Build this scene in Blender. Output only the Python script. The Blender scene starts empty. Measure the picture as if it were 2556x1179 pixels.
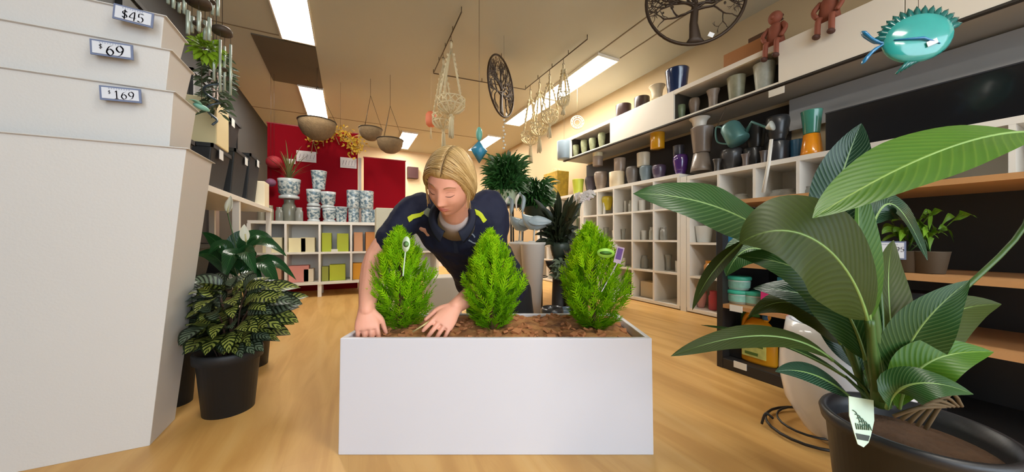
import bpy, bmesh, math, random
from mathutils import Vector, Matrix, Euler, noise
R_ = random.Random(7)
scene = bpy.context.scene
C = scene.collection

# ------------------------------------------------------------------ camera
FOC, U0, V0, CH = 830.0, 1278.0, 594.0, 0.69
YAW = math.radians(26.18)
FW = Vector((math.sin(YAW), math.cos(YAW), 0)); RT = Vector((math.cos(YAW), -math.sin(YAW), 0)); UP = Vector((0, 0, 1))
cd = bpy.data.cameras.new('camera'); cam = bpy.data.objects.new('camera', cd); C.objects.link(cam)
cam.location = (0, 0, CH); cam.rotation_euler = (math.pi/2, 0, -YAW)
cd.sensor_width = 36; cd.lens = FOC/2556*36; cd.shift_y = 4.5/2556; cd.clip_start = 0.02
scene.camera = cam

# ------------------------------------------------------------------ world, exposure
scene.view_settings.view_transform = 'Standard'; scene.view_settings.look = 'None'
scene.view_settings.gamma = 1; scene.view_settings.exposure = 0.62
w = bpy.data.worlds.new('world'); scene.world = w; w.use_nodes = True
w.node_tree.nodes['Background'].inputs[0].default_value = (0.76, 0.88, 1.0, 1)
w.node_tree.nodes['Background'].inputs[1].default_value = 3.4
LIGHT_E = 25.0      # brightness of the ceiling light diffusers

# ------------------------------------------------------------------ points
def P(u, v, z): return Vector((0, 0, CH)) + FW*z + RT*((u-U0)/FOC*z) + UP*((V0-v)/FOC*z)
def W(x, z, h=0.0): return FW*z + RT*x + UP*h                      # camera-ground frame -> world
def zA(u, a): return a/(FW.x + RT.x*(u-U0)/FOC)
def zB(u, b): return b/(FW.y + RT.y*(u-U0)/FOC)
def PA(u, v, a): return P(u, v, zA(u, a))
def PB(u, v, b): return P(u, v, zB(u, b))
def PH(u, v, h): return P(u, v, (h-CH)*FOC/(V0-v))
def onA(u, a, h):
    p = P(u, V0, zA(u, a)); p.z = h; return p
def onB(u, b, h):
    p = P(u, V0, zB(u, b)); p.z = h; return p

# ------------------------------------------------------------------ materials
def lin(c):
    if isinstance(c, str):
        c = c.lstrip('#'); c = [int(c[i:i+2], 16)/255 for i in (0, 2, 4)]
    return tuple((x/12.92 if x <= .04045 else ((x+.055)/1.055)**2.4) for x in c) + (1,)
MATS = {}
def mat(name, col, rough=.5, metal=0, var=0.06, scale=6.0, bump=0.0, bscale=40, coat=0, spec=.5, trans=0, sss=0, emit=0):
    if name in MATS: return MATS[name]
    m = bpy.data.materials.new(name); m.use_nodes = True; nt = m.node_tree; b = nt.nodes['Principled BSDF']
    c = lin(col)
    tc = nt.nodes.new('ShaderNodeTexCoord'); no = nt.nodes.new('ShaderNodeTexNoise'); no.inputs['Scale'].default_value = scale
    no.inputs['Detail'].default_value = 4
    mx = nt.nodes.new('ShaderNodeMix'); mx.data_type = 'RGBA'
    mx.inputs[6].default_value = tuple(x*(1-var) for x in c[:3])+(1,)
    mx.inputs[7].default_value = tuple(min(1, x*(1+var)) for x in c[:3])+(1,)
    nt.links.new(tc.outputs['Object'], no.inputs['Vector']); nt.links.new(no.outputs['Fac'], mx.inputs[0])
    nt.links.new(mx.outputs[2], b.inputs['Base Color'])
    b.inputs['Roughness'].default_value = rough; b.inputs['Metallic'].default_value = metal
    b.inputs['Specular IOR Level'].default_value = spec
    if coat: b.inputs['Coat Weight'].default_value = coat; b.inputs['Coat Roughness'].default_value = .08
    if trans: b.inputs['Transmission Weight'].default_value = trans
    if sss: b.inputs['Subsurface Weight'].default_value = sss; b.inputs['Subsurface Radius'].default_value = (.012, .005, .003)
    if emit: b.inputs['Emission Color'].default_value = c; b.inputs['Emission Strength'].default_value = emit
    if bump:
        n2 = nt.nodes.new('ShaderNodeTexNoise'); n2.inputs['Scale'].default_value = bscale; n2.inputs['Detail'].default_value = 5
        bp = nt.nodes.new('ShaderNodeBump'); bp.inputs['Strength'].default_value = bump; bp.inputs['Distance'].default_value = .01
        nt.links.new(tc.outputs['Object'], n2.inputs['Vector']); nt.links.new(n2.outputs['Fac'], bp.inputs['Height']); nt.links.new(bp.outputs['Normal'], b.inputs['Normal'])
    MATS[name] = m
    return m
def ramp(nt, stops):
    r = nt.nodes.new('ShaderNodeValToRGB'); e = r.color_ramp.elements
    while len(e) < len(stops): e.new(.5)
    for i, (p, c) in enumerate(stops): e[i].position = p; e[i].color = lin(c)
    return r
def floor_mat():
    m = bpy.data.materials.new('oak_plank_floor'); m.use_nodes = True; nt = m.node_tree; b = nt.nodes['Principled BSDF']; L = nt.links.new
    tc = nt.nodes.new('ShaderNodeTexCoord')
    mp = nt.nodes.new('ShaderNodeMapping'); mp.inputs['Rotation'].default_value = (0, 0, math.pi/2); L(tc.outputs['Object'], mp.inputs[0])
    br = nt.nodes.new('ShaderNodeTexBrick'); L(mp.outputs[0], br.inputs['Vector'])
    br.inputs['Scale'].default_value = 1; br.inputs['Brick Width'].default_value = 1.2; br.inputs['Row Height'].default_value = .18
    br.inputs['Mortar Size'].default_value = .0012; br.inputs['Mortar Smooth'].default_value = .3
    br.inputs['Color1'].default_value = (.35,)*3+(1,); br.inputs['Color2'].default_value = (.65,)*3+(1,); br.inputs['Mortar'].default_value = (.2,)*3+(1,)
    mp2 = nt.nodes.new('ShaderNodeMapping'); mp2.inputs['Scale'].default_value = (7, .9, 1); L(tc.outputs['Object'], mp2.inputs[0])
    n1 = nt.nodes.new('ShaderNodeTexNoise'); n1.inputs['Scale'].default_value = 1.6; n1.inputs['Detail'].default_value = 8; n1.inputs['Distortion'].default_value = .8; L(mp2.outputs[0], n1.inputs['Vector'])
    ad = nt.nodes.new('ShaderNodeMath'); ad.operation = 'MULTIPLY_ADD'; ad.inputs[1].default_value = .16; L(br.outputs['Color'], ad.inputs[0]); L(n1.outputs['Fac'], ad.inputs[2])
    rp = ramp(nt, [(.25, '#bb8c4a'), (.50, '#ca9a56'), (.64, '#d5a762'), (.9, '#dbb372')]); L(ad.outputs[0], rp.inputs[0])
    L(rp.outputs[0], b.inputs['Base Color']); b.inputs['Roughness'].default_value = .42
    bp = nt.nodes.new('ShaderNodeBump'); bp.inputs['Strength'].default_value = .12; bp.inputs['Distance'].default_value = .004; L(n1.outputs['Fac'], bp.inputs['Height']); L(bp.outputs[0], b.inputs['Normal'])
    return m
def leaf_mat(name, base, vein, vein_n=14, rough=.38, pattern='vein', amt=.5, dark=None, trans=.12):
    """uv.x runs across the leaf 0..1, uv.y along it 0..1"""
    m = bpy.data.materials.new(name); m.use_nodes = True; nt = m.node_tree; b = nt.nodes['Principled BSDF']; L = nt.links.new
    uv = nt.nodes.new('ShaderNodeUVMap'); sp = nt.nodes.new('ShaderNodeSeparateXYZ'); L(uv.outputs[0], sp.inputs[0])
    def mth(op, a, bb=None, c=None):
        n = nt.nodes.new('ShaderNodeMath'); n.operation = op
        for i, x in enumerate((a, bb, c)):
            if x is None: continue
            if isinstance(x, (int, float)): n.inputs[i].default_value = x
            else: L(x, n.inputs[i])
        return n.outputs[0]
    d = mth('ABSOLUTE', mth('SUBTRACT', sp.outputs[0], .5))
    ph = mth('SUBTRACT', mth('MULTIPLY', sp.outputs[1], vein_n), mth('MULTIPLY', d, vein_n*.45))
    s = mth('SINE', mth('MULTIPLY', ph, 6.2832))
    s01 = mth('MULTIPLY_ADD', s, .5, .5)
    rib = mth('LESS_THAN', d, .018)
    no = nt.nodes.new('ShaderNodeTexNoise'); no.inputs['Scale'].default_value = 9; tc = nt.nodes.new('ShaderNodeTexCoord'); L(tc.outputs['Object'], no.inputs['Vector'])
    if pattern == 'vein':
        pw = mth('POWER', s01, 8.0); f = mth('MAXIMUM', mth('MULTIPLY', pw, amt), mth('MULTIPLY', rib, .9))
    else:
        pw = mth('GREATER_THAN', mth('ADD', s01, mth('MULTIPLY', no.outputs['Fac'], .35)), .62)
        inner = mth('LESS_THAN', d, .40); f = mth('MULTIPLY', pw, inner)
        f = mth('MAXIMUM', f, mth('MULTIPLY', rib, .5))
    mx0 = nt.nodes.new('ShaderNodeMix'); mx0.data_type = 'RGBA'; mx0.inputs[6].default_value = lin(dark or base); mx0.inputs[7].default_value = lin(base); L(no.outputs['Fac'], mx0.inputs[0])
    mx = nt.nodes.new('ShaderNodeMix'); mx.data_type = 'RGBA'; L(f, mx.inputs[0]); L(mx0.outputs[2], mx.inputs[6]); mx.inputs[7].default_value = lin(vein)
    L(mx.outputs[2], b.inputs['Base Color']); b.inputs['Roughness'].default_value = rough; b.inputs['Specular IOR Level'].default_value = .35
    bp = nt.nodes.new('ShaderNodeBump'); bp.inputs['Strength'].default_value = .12; bp.inputs['Distance'].default_value = .003; L(s01, bp.inputs['Height']); L(bp.outputs[0], b.inputs['Normal'])
    if trans:
        tr = nt.nodes.new('ShaderNodeBsdfTranslucent'); L(mx.outputs[2], tr.inputs[0]); ms = nt.nodes.new('ShaderNodeMixShader'); ms.inputs[0].default_value = trans
        out = nt.nodes['Material Output']; L(b.outputs[0], ms.inputs[1]); L(tr.outputs[0], ms.inputs[2]); L(ms.outputs[0], out.inputs[0])
    return m

# ------------------------------------------------------------------ mesh builder
class MB:
    def __init__(s): s.v = []; s.f = []; s.m = []; s.uv = {}; s.cur = 0; s.sm = []
    def add(s, vs, fs, smooth=True, uvs=None):
        o = len(s.v); s.v += [Vector(x) for x in vs]
        for i, f in enumerate(fs):
            s.f.append([o+k for k in f]); s.m.append(s.cur); s.sm.append(smooth)
            if uvs: s.uv[len(s.f)-1] = [uvs[k] for k in f]
        return s
    def box(s, c, d, rot=None, taper=None):
        c = Vector(c); hx, hy, hz = d[0]/2, d[1]/2, d[2]/2; vs = []
        for z in (-1, 1):
            t = (taper if (taper and z < 0) else 1)
            for x, y in ((-1, -1), (1, -1), (1, 1), (-1, 1)):
                p = Vector((x*hx*t, y*hy*t, z*hz))
                if rot is not None: p = rot @ p
                vs.append(c+p)
        return s.add(vs, [(0, 3, 2, 1), (4, 5, 6, 7), (0, 1, 5, 4), (1, 2, 6, 5), (2, 3, 7, 6), (3, 0, 4, 7)], False)
    def bb(s, a, b): return s.box([(a[i]+b[i])/2 for i in range(3)], [abs(b[i]-a[i]) for i in range(3)])
    def lathe(s, prof, n=28, c=(0, 0, 0), rot=None, sx=1, sy=1):
        c = Vector(c); vs = []; fs = []; rows = []
        for r, z in prof:
            if r < 1e-6:
                rows.append([len(vs)]); p = Vector((0, 0, z)); vs.append(c+(rot @ p if rot is not None else p)); continue
            row = []
            for i in range(n):
                a = 2*math.pi*i/n; p = Vector((r*math.cos(a)*sx, r*math.sin(a)*sy, z))
                row.append(len(vs)); vs.append(c+(rot @ p if rot is not None else p))
            rows.append(row)
        for A, B in zip(rows, rows[1:]):
            for i in range(n):
                j = (i+1) % n
                if len(A) == 1 and len(B) == 1: continue
                if len(A) == 1: fs.append((A[0], B[j], B[i]))
                elif len(B) == 1: fs.append((A[i], A[j], B[0]))
                else: fs.append((A[i], A[j], B[j], B[i]))
        return s.add(vs, fs)
    def tube(s, pts, r, n=6, cap=True, flat=1.0):
        pts = [Vector(p) for p in pts]; m = len(pts)
        rs = r if isinstance(r, (list, tuple)) else [r]*m
        vs = []; fs = []; prev = None
        for i, p in enumerate(pts):
            t = (pts[min(i+1, m-1)]-pts[max(i-1, 0)]); t = t.normalized() if t.length > 1e-9 else Vector((0, 0, 1))
            if prev is None:
                ref = Vector((0, 0, 1)) if abs(t.z) < .9 else Vector((1, 0, 0)); a = t.cross(ref).normalized()
            else: a = (prev - t*prev.dot(t)); a = a.normalized() if a.length > 1e-6 else t.orthogonal().normalized()
            prev = a; b = t.cross(a)
            for k in range(n):
                th = 2*math.pi*k/n; vs.append(p + a*(math.cos(th)*rs[i]) + b*(math.sin(th)*rs[i]*flat))
        for i in range(m-1):
            for k in range(n): fs.append((i*n+k, i*n+(k+1) % n, (i+1)*n+(k+1) % n, (i+1)*n+k))
        if cap: fs.append(tuple(range(n))[::-1]); fs.append(tuple((m-1)*n+k for k in range(n)))
        return s.add(vs, fs)
    def leaf(s, pts, width, nrm, na=6, fold=.25, prof='ovate', wave=0, droop=0, seg=14):
        """pts: control points of the midrib; nrm: direction the face looks towards"""
        mid = bez(pts, seg); N0 = Vector(nrm).normalized(); vs = []; uvs = []; fs = []; ph = R_.random()*6
        for i, p in enumerate(mid):
            t = i/seg; tan = (mid[min(i+1, seg)]-mid[max(i-1, 0)]).normalized()
            side = tan.cross(N0)
            side = side.normalized() if side.length > 1e-4 else tan.orthogonal().normalized()
            nn = side.cross(tan).normalized()
            w = width*PROF[prof](t)/2
            for k in range(na+1):
                q = k/na*2-1
                off = side*(q*w) + nn*(abs(q)*w*fold - droop*w*q*q) + nn*(wave*width*math.sin(t*17+ph+q*1.5)*abs(q))
                vs.append(p+off); uvs.append((k/na, t))
        for i in range(seg):
            for k in range(na):
                a = i*(na+1)+k; fs.append((a, a+1, a+na+2, a+na+1))
        return s.add(vs, fs, True, uvs)
    def loft(s, secs, n=24, cap=True):
        """secs: (centre, half axis a, half axis b)"""
        vs = []; fs = []
        for c, a, b in secs:
            c = Vector(c); a = Vector(a); b = Vector(b)
            for k in range(n):
                th = 2*math.pi*k/n; vs.append(c+a*math.cos(th)+b*math.sin(th))
        m = len(secs)
        for i in range(m-1):
            for k in range(n): fs.append((i*n+k, i*n+(k+1) % n, (i+1)*n+(k+1) % n, (i+1)*n+k))
        if cap: fs.append(tuple(range(n))[::-1]); fs.append(tuple((m-1)*n+k for k in range(n)))
        return s.add(vs, fs)
    def ball(s, c, r, n=12, rot=None):
        rx, ry, rz = (r, r, r) if not isinstance(r, (tuple, list)) else r
        return s.lathe([(math.sin(math.pi*i/n)*rx, -math.cos(math.pi*i/n)*rz) for i in range(n+1)], 2*n, c, rot, 1, ry/rx)
    def build(s, name, mats, parent=None, loc=None, bevel=0, solid=0, subsurf=0, rz=0):
        me = bpy.data.meshes.new(name); me.from_pydata([tuple(x) for x in s.v], [], s.f)
        if not isinstance(mats, (list, tuple)): mats = [mats]
        for m in mats: me.materials.append(m)
        me.polygons.foreach_set('material_index', s.m); me.polygons.foreach_set('use_smooth', s.sm)
        if s.uv:
            ul = me.uv_layers.new(name='UVMap')
            for pi, us in s.uv.items():
                po = me.polygons[pi]
                for li, q in zip(po.loop_indices, us): ul.data[li].uv = q
        me.update()
        o = bpy.data.objects.new(name, me); C.objects.link(o)
        if parent: o.parent = parent
        if loc is not None: o.location = loc
        o.rotation_euler.z = rz
        if bevel:
            b = o.modifiers.new('bevel', 'BEVEL'); b.width = bevel; b.segments = 2; b.limit_method = 'ANGLE'; b.angle_limit = math.radians(40)
        if solid: q = o.modifiers.new('solid', 'SOLIDIFY'); q.thickness = solid
        if subsurf: q = o.modifiers.new('sub', 'SUBSURF'); q.levels = q.render_levels = subsurf
        return o
PROF = {
    'ovate': lambda t: max(.02, math.sin(math.pi*min(1, t**.75))**.85) if t < 1 else .01,
    'lance': lambda t: max(.02, math.sin(math.pi*t**.85)**.8) if t < 1 else .01,
    'strap': lambda t: max(.02, min(1, t*6+.35)*(1-t**4)),
    'spade': lambda t: max(.02, math.sin(math.pi*t**.55)) if t < 1 else .01,
}
def bez(pts, seg):
    pts = [Vector(p) for p in pts]
    out = []
    for i in range(seg+1):
        t = i/seg; q = list(pts)
        while len(q) > 1: q = [q[k].lerp(q[k+1], t) for k in range(len(q)-1)]
        out.append(q[0])
    return out
def spl(pts, seg):        # smooth curve THROUGH the points
    pts = [Vector(p) for p in pts]; out = []
    for i in range(len(pts)-1):
        p0 = pts[max(i-1, 0)]; p1 = pts[i]; p2 = pts[i+1]; p3 = pts[min(i+2, len(pts)-1)]
        for k in range(seg):
            t = k/seg; out.append(.5*((2*p1)+(p2-p0)*t+(2*p0-5*p1+4*p2-p3)*t*t+(3*p1-p0-3*p2+p3)*t**3))
    out.append(pts[-1]); return out

def thing(name, label, cat, loc=(0, 0, 0), rz=0, group=None):
    o = bpy.data.objects.new(name, None); C.objects.link(o); o.location = loc; o.rotation_euler = (0, 0, rz); o.empty_display_size = .05
    return tag(o, label, cat, group)
def tag(o, label, cat, group=None):
    o['label'] = label; o['category'] = cat
    if group: o['group'] = group
    return o
def struct(name, mb, m, **k):
    o = mb.build(name, m, **k); o['kind'] = 'structure'; return o
def kids(o): return [c for c in bpy.data.objects if c.parent == o]
def dup(root, loc=None, rz=None, label=None, group=None, scale=None):
    def cp(o, par):
        c = o.copy(); C.objects.link(c); c.parent = par
        for k in list(o.children): cp(k, c)
        return c
    r = cp(root, None)
    if loc is not None: r.location = loc
    if rz is not None: r.rotation_euler = (r.rotation_euler.x, r.rotation_euler.y, rz)
    if scale is not None: r.scale = scale if isinstance(scale, (tuple, list)) else (scale,)*3
    if label: r['label'] = label
    if group: r['group'] = group
    return r
# ================================================================== THE SETTING
XL, XR, YB, YF, HC = -1.32, 3.27, 8.0, -3.5, 2.70
M_ceil = mat('ceiling_paint', '#b8b5a5', .8, bump=.05, bscale=60, var=.03, scale=1.2)
M_white = mat('white_melamine', '#e9e4da', .38, var=.02)
M_cream = mat('cream_paint', '#dcc59e', .7, var=.04, scale=2)
M_dark = mat('charcoal_paint', '#2b2a2a', .7, var=.12, scale=3)
M_grey = mat('grey_wall', '#8b867e', .6)
struct('floor', MB().bb((XL, YF, -.05), (XR, YB, 0)), floor_mat())
struct('ceiling', MB().bb((XL, YF, HC), (XR, YB, HC+.05)), M_ceil)
struct('wall_left', MB().bb((XL-.1, YF, 0), (XL, YB, HC)), M_dark)
struct('wall_right', MB().bb((XR, YF, 0), (XR+.1, YB, HC)), mat('tan_paint', '#bfa883', .7, var=.04, scale=2))
struct('wall_back', MB().bb((XL-.1, YB, 0), (XR+.1, YB+.1, HC)), M_cream)
struct('baseboard_back', MB().bb((XL, YB-.02, 0), (XR, YB, .1)), M_white)
# ceiling seams and the dark unlit panel between two lights
M_seam = mat('seam_strip', '#7d6e58', .7)
struct('trim_1', MB().bb((2.425, YF, HC-.006), (2.437, 2.8, HC)), M_seam)
struct('trim_2', MB().bb((2.715, YF, HC-.006), (2.727, 2.8, HC)), M_seam)
struct('trim_3', MB().bb((XL, 3.97, HC-.004), (-.62, 3.985, HC)), M_seam)
struct('trim_4', MB().bb((XL, 6.3, HC-.004), (2.4, 6.315, HC)), M_seam)
struct('trim_5', MB().bb((-.86, 4.05, HC-.012), (-.31, 5.13, HC)), mat('dark_ceiling_panel', '#5d5345', .8))
struct('trim_6', MB().bb((XL, 4.55, 0), (XL+.04, 4.72, HC)), mat('mauve_post', '#8d7b72', .6))

# ceiling lights: housing frame + glowing diffuser
M_emit = mat('light_diffuser', '#fffaf0', .4, var=0, emit=1.0)
M_emit.node_tree.nodes['Principled BSDF'].inputs['Emission Color'].default_value = (1, .95, .86, 1)
M_emit.node_tree.nodes['Principled BSDF'].inputs['Emission Strength'].default_value = LIGHT_E
M_frame = mat('light_frame', '#e8e2d4', .4)
def ceiling_light(x, y, label, L=1.2, Wd=.3):
    t = thing('ceiling_light', label, 'ceiling light', (x, y, HC-.03))
    f = MB(); b = .012
    f.bb((-Wd/2, -L/2, 0), (-Wd/2+b, L/2, .03)); f.bb((Wd/2-b, -L/2, 0), (Wd/2, L/2, .03))
    f.bb((-Wd/2+b, -L/2, 0), (Wd/2-b, -L/2+b, .03)); f.bb((-Wd/2+b, L/2-b, 0), (Wd/2-b, L/2, .03))
    f.build('frame', M_frame, t)
    MB().bb((-Wd/2+b, -L/2+b, .004), (Wd/2-b, L/2-b, .012)).build('diffuser', M_emit, t)
ceiling_light(-.45, 3.38, 'long ceiling light at top left, nearer of the two left lights')
ceiling_light(-.45, 5.72, 'ceiling light above the red panels, beyond the dark ceiling panel')
ceiling_light(2.575, 3.42, 'nearer half of the bright double light running above the white fascia')
ceiling_light(2.575, 4.64, 'farther half of the bright double light running above the white fascia')
ceiling_light(2.575, 6.6, 'distant ceiling light just above the blue hanging ornament')
ceiling_light(1.05, 7.1, 'distant ceiling light glowing over the cream back wall')
ceiling_light(1.0, -.6, 'added unseen ceiling light over the front of the shop, centre aisle')  # extra fixture added behind the camera for more light, out of view
ceiling_light(-.5, -2.4, 'added unseen ceiling light over the front of the shop, left side')  # second added fixture behind the camera, also unseen
# ================================================================== FIXED FURNITURE
def cubby(name, label, x0, x1, y0, y1, z0, z1, nx, nz, along='x', legs=False, back=True, t=.02):
    """open cube shelf; 'along' is the axis the columns run along; each board belongs to the one frame, back is a part"""
    r = thing(name, label, 'shelf', ((x0+x1)/2, (y0+y1)/2, 0)); cx, cy = (x0+x1)/2, (y0+y1)/2
    f = MB()
    X0, X1, Y0, Y1 = x0-cx, x1-cx, y0-cy, y1-cy
    f.bb((X0, Y0, z1-.035), (X1, Y1, z1)); f.bb((X0, Y0, z0), (X1, Y1, z0+.03))
    if along == 'x':
        for i in range(nx+1):
            x = X0+(X1-X0-t)*i/nx; e = .006 if i in (0, nx) else 0
            f.bb((x-e, Y0+.001, z0+.03), (x+t+e, Y1, z1-.035))
    else:
        for i in range(nx+1):
            y = Y0+(Y1-Y0-t)*i/nx; e = .006 if i in (0, nx) else 0
            f.bb((X0+.001, y-e, z0+.03), (X1, y+t+e, z1-.035))
    f.build('frame', M_white, r)
    for k in range(1, nz):
        z = z0+(z1-z0-.03)*k/nz+.005
        q = MB().bb((X0+.002, Y0+.002, z), (X1-.002, Y1-.002, z+t)); q.build('shelf_board', M_white, r)
    if back:
        if along == 'x': MB().bb((X0, Y1, z0), (X1, Y1+.006, z1)).build('back_panel', M_white, r)
        else: MB().bb((X1, Y0, z0), (X1+.006, Y1, z1)).build('back_panel', M_white, r)
    if legs:
        for x in (X0+.05, 0, X1-.05):
            for y in (Y0+.03, Y1-.03): MB().bb((x-.02, y-.02, 0), (x+.02, y+.02, z0)).build('leg', M_white, r)
    return r
# back shelf in four columns of two rows, standing on legs
BY0, BY1, BH = 4.456, 4.84, .88
cubby('cube_shelf', 'low white two-row cube shelf on legs in front of the red panels', -.975, .37, BY0, BY1, .145, BH, 4, 2, legs=True, t=.022)
cubby('cube_shelf', 'low white cube shelf half hidden behind the person, right of the red panels', .40, 1.10, BY0+.05, BY1+.05, .145, BH-.02, 2, 2, legs=True, t=.022)
# right wall cube shelves
AX0, AX1 = 2.83, 3.22
HR1, HR2 = 1.305, 1.265
cubby('cube_shelf', 'tall white four-row cube shelf on the right wall, behind the third conifer', AX0, AX1, 2.14, 3.61, .01, HR1, 5, 4, 'y', t=.02)
cubby('cube_shelf', 'white cube shelf at the far end of the right wall beside the yellow bag', AX0, AX1, 3.63, 4.80, .01, HR1, 4, 4, 'y', t=.02)
cubby('cube_shelf', 'white cube shelf on the right wall behind the large leafy plant', AX0, AX1, -.20, 2.06, .01, HR2, 8, 4, 'y', t=.02)
MB_ = MB().bb((AX0, 2.07, 0), (AX1, 2.13, HR2)); tag(MB_.build('filler_panel', M_white), 'narrow white upright panel closing the gap between two right wall cube shelves', 'panel')
# overhead fascia cabinet along the right wall with two open niches
FZ0, FZ1 = 1.82, 2.12
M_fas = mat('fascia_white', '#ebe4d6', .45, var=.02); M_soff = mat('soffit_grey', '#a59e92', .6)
r = thing('overhead_cabinet', 'long white overhead cabinet on the right wall with two open niches', 'cabinet', (AX0, 0, FZ0))
n1a, n1b = P(1682, V0, zA(1682, AX0)).y, P(1942, V0, zA(1942, AX0)).y       # nearer niche (far end, near end)
n2a, n2b = P(1425, V0, zA(1425, AX0)).y, P(1522, V0, zA(1522, AX0)).y
yend = 4.05
zz = FZ1-FZ0
def fpan(y0, y1, nm='fascia_panel'): MB().bb((0, y0+.002, 0), (.02, y1-.002, zz)).build(nm, M_fas, r, bevel=.002)
fpan(-1.2, n1b-.62); fpan(n1b-.62, n1b); fpan(n1a, n2b); fpan(n2a, yend)
MB().bb((0, n1b, zz-.04), (.02, n1a, zz)).build('niche_rail', M_fas, r); MB().bb((0, n2b, zz-.04), (.02, n2a, zz)).build('niche_rail', M_fas, r)
MB().bb((0, n1b, 0), (.02, n1a, .015)).build('niche_sill', M_fas, r); MB().bb((0, n2b, 0), (.02, n2a, .015)).build('niche_sill', M_fas, r)
MB().bb((.02, -1.2, zz-.02), (.43, yend, zz)).build('top_board', M_fas, r)
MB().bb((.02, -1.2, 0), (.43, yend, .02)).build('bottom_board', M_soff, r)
MB().bb((-.004, -1.2, -.014), (.03, yend, -.001)).build('edge_strip', mat('dark_strip', '#2e2720', .6), r)
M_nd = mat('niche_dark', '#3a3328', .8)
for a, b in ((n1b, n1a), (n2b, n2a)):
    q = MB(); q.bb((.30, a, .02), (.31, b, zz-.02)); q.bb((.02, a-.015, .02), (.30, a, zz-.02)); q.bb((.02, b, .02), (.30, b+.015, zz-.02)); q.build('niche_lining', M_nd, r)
MB().bb((.36, -1.2, zz-.55-.02), (.37, 1.42, -.02)).build('wall_panel', mat('pale_panel', '#9d9a96', .35), r)
# dark backing on the right wall above the cube shelves (slatted dark panel)
tag(MB().bb((XR-.012, 1.44, HR1), (XR-.001, yend, FZ0-.03)).build('backing_board', mat('dark_backing', '#2c2724', .7)), 'dark backing board on the wall behind the coloured pots', 'board')
# left wall unit
LX = -.71; LH = .99
r = thing('wall_shelf_unit', 'cream shelving unit on the left wall carrying black planters', 'shelf', (LX, 0, 0))
MB().bb((-.50, 1.95, LH-.035), (0, 4.2, LH)).build('top_shelf', M_white, r, bevel=.002)
for y in (2.0, 3.05, 4.14):
    MB().bb((-.045, y, 0), (-.005, y+.04, LH-.035)).build('post', M_white, r); MB().bb((-.49, y, 0), (-.45, y+.04, LH-.035)).build('post', M_white, r)
MB().bb((-.50, 2.0, .38), (-.01, 4.18, .41)).build('lower_shelf', mat('grey_shelf', '#77736b', .6), r)
MB().bb((-.50, 2.0, .05), (-.01, 4.18, .08)).build('lower_shelf', mat('grey_shelf', '#77736b', .6), r)
# hanging rails below the ceiling
M_rail = mat('dark_rail', '#5a4c3a', .5, metal=.4)
def rail(pa, pb, label, h=2.655):
    a = PH(pa[0], pa[1], h); b = PH(pb[0], pb[1], h); m = MB(); m.tube([a, b], .006, 6)
    n = 4
    for i in range(n+1):
        q = a.lerp(b, i/n); m.tube([q, q+Vector((0, 0, HC-h))], .004, 5)
    tag(m.build('hanging_rail', M_rail), label, 'rail'); return a, b
railA = rail((1152, 30), (1082, 183), 'dark hanging rail under the ceiling that carries the left macrame hangers')
railB = rail((1082, 183), (1312, 224), 'dark hanging rail running crosswise behind the left macrame hangers')
railC = rail((1312, 222), (1466, 98), 'dark hanging rail under the ceiling that carries the right group of macrame hangers')

# black and timber gondola on the right
GX, GY1, GY0, GH = 1.78, 1.12, -.55, .885
M_blk = mat('black_metal', '#2a2827', .45, var=.08); M_ply = mat('ply_edge', '#b98a5a', .5, var=.1, scale=12); M_navy = mat('navy_panel', '#27405f', .5)
r = thing('display_gondola', 'black display stand with timber shelf edges behind the large leafy plant', 'shelf', (GX, 0, 0))
MB().bb((.0, GY0, .0), (.45, GY1-.03, .055)).build('base', M_blk, r, bevel=.004)
MB().bb((.0, GY1-.03, 0), (.45, GY1, GH-.02)).build('end_panel', M_blk, r)
MB().bb((.005, GY1, .52), (.44, GY1+.006, GH-.03)).build('blue_end_sheet', M_navy, r)
MB().bb((.44, GY0, .055), (.45, GY1-.03, GH-.02)).build('back_panel', M_blk, r)
for h in (.34, .56, GH):
    MB().bb((.0, GY0, h-.02), (.44, GY1-.032, h)).build('shelf_board', M_ply, r)
MB().bb((.0, GY0, .055), (.02, GY0+.03, GH-.02)).build('post', M_blk, r)
for h, y in ((.34, 1.02), (.055, 1.0), (.56, 1.05)):
    MB().bb((-.006, y-.03, h-.028), (-.001, y+.03, h+.004)).build('price_ticket', mat('ticket_white', '#e6e6e0', .5), r)
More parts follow.
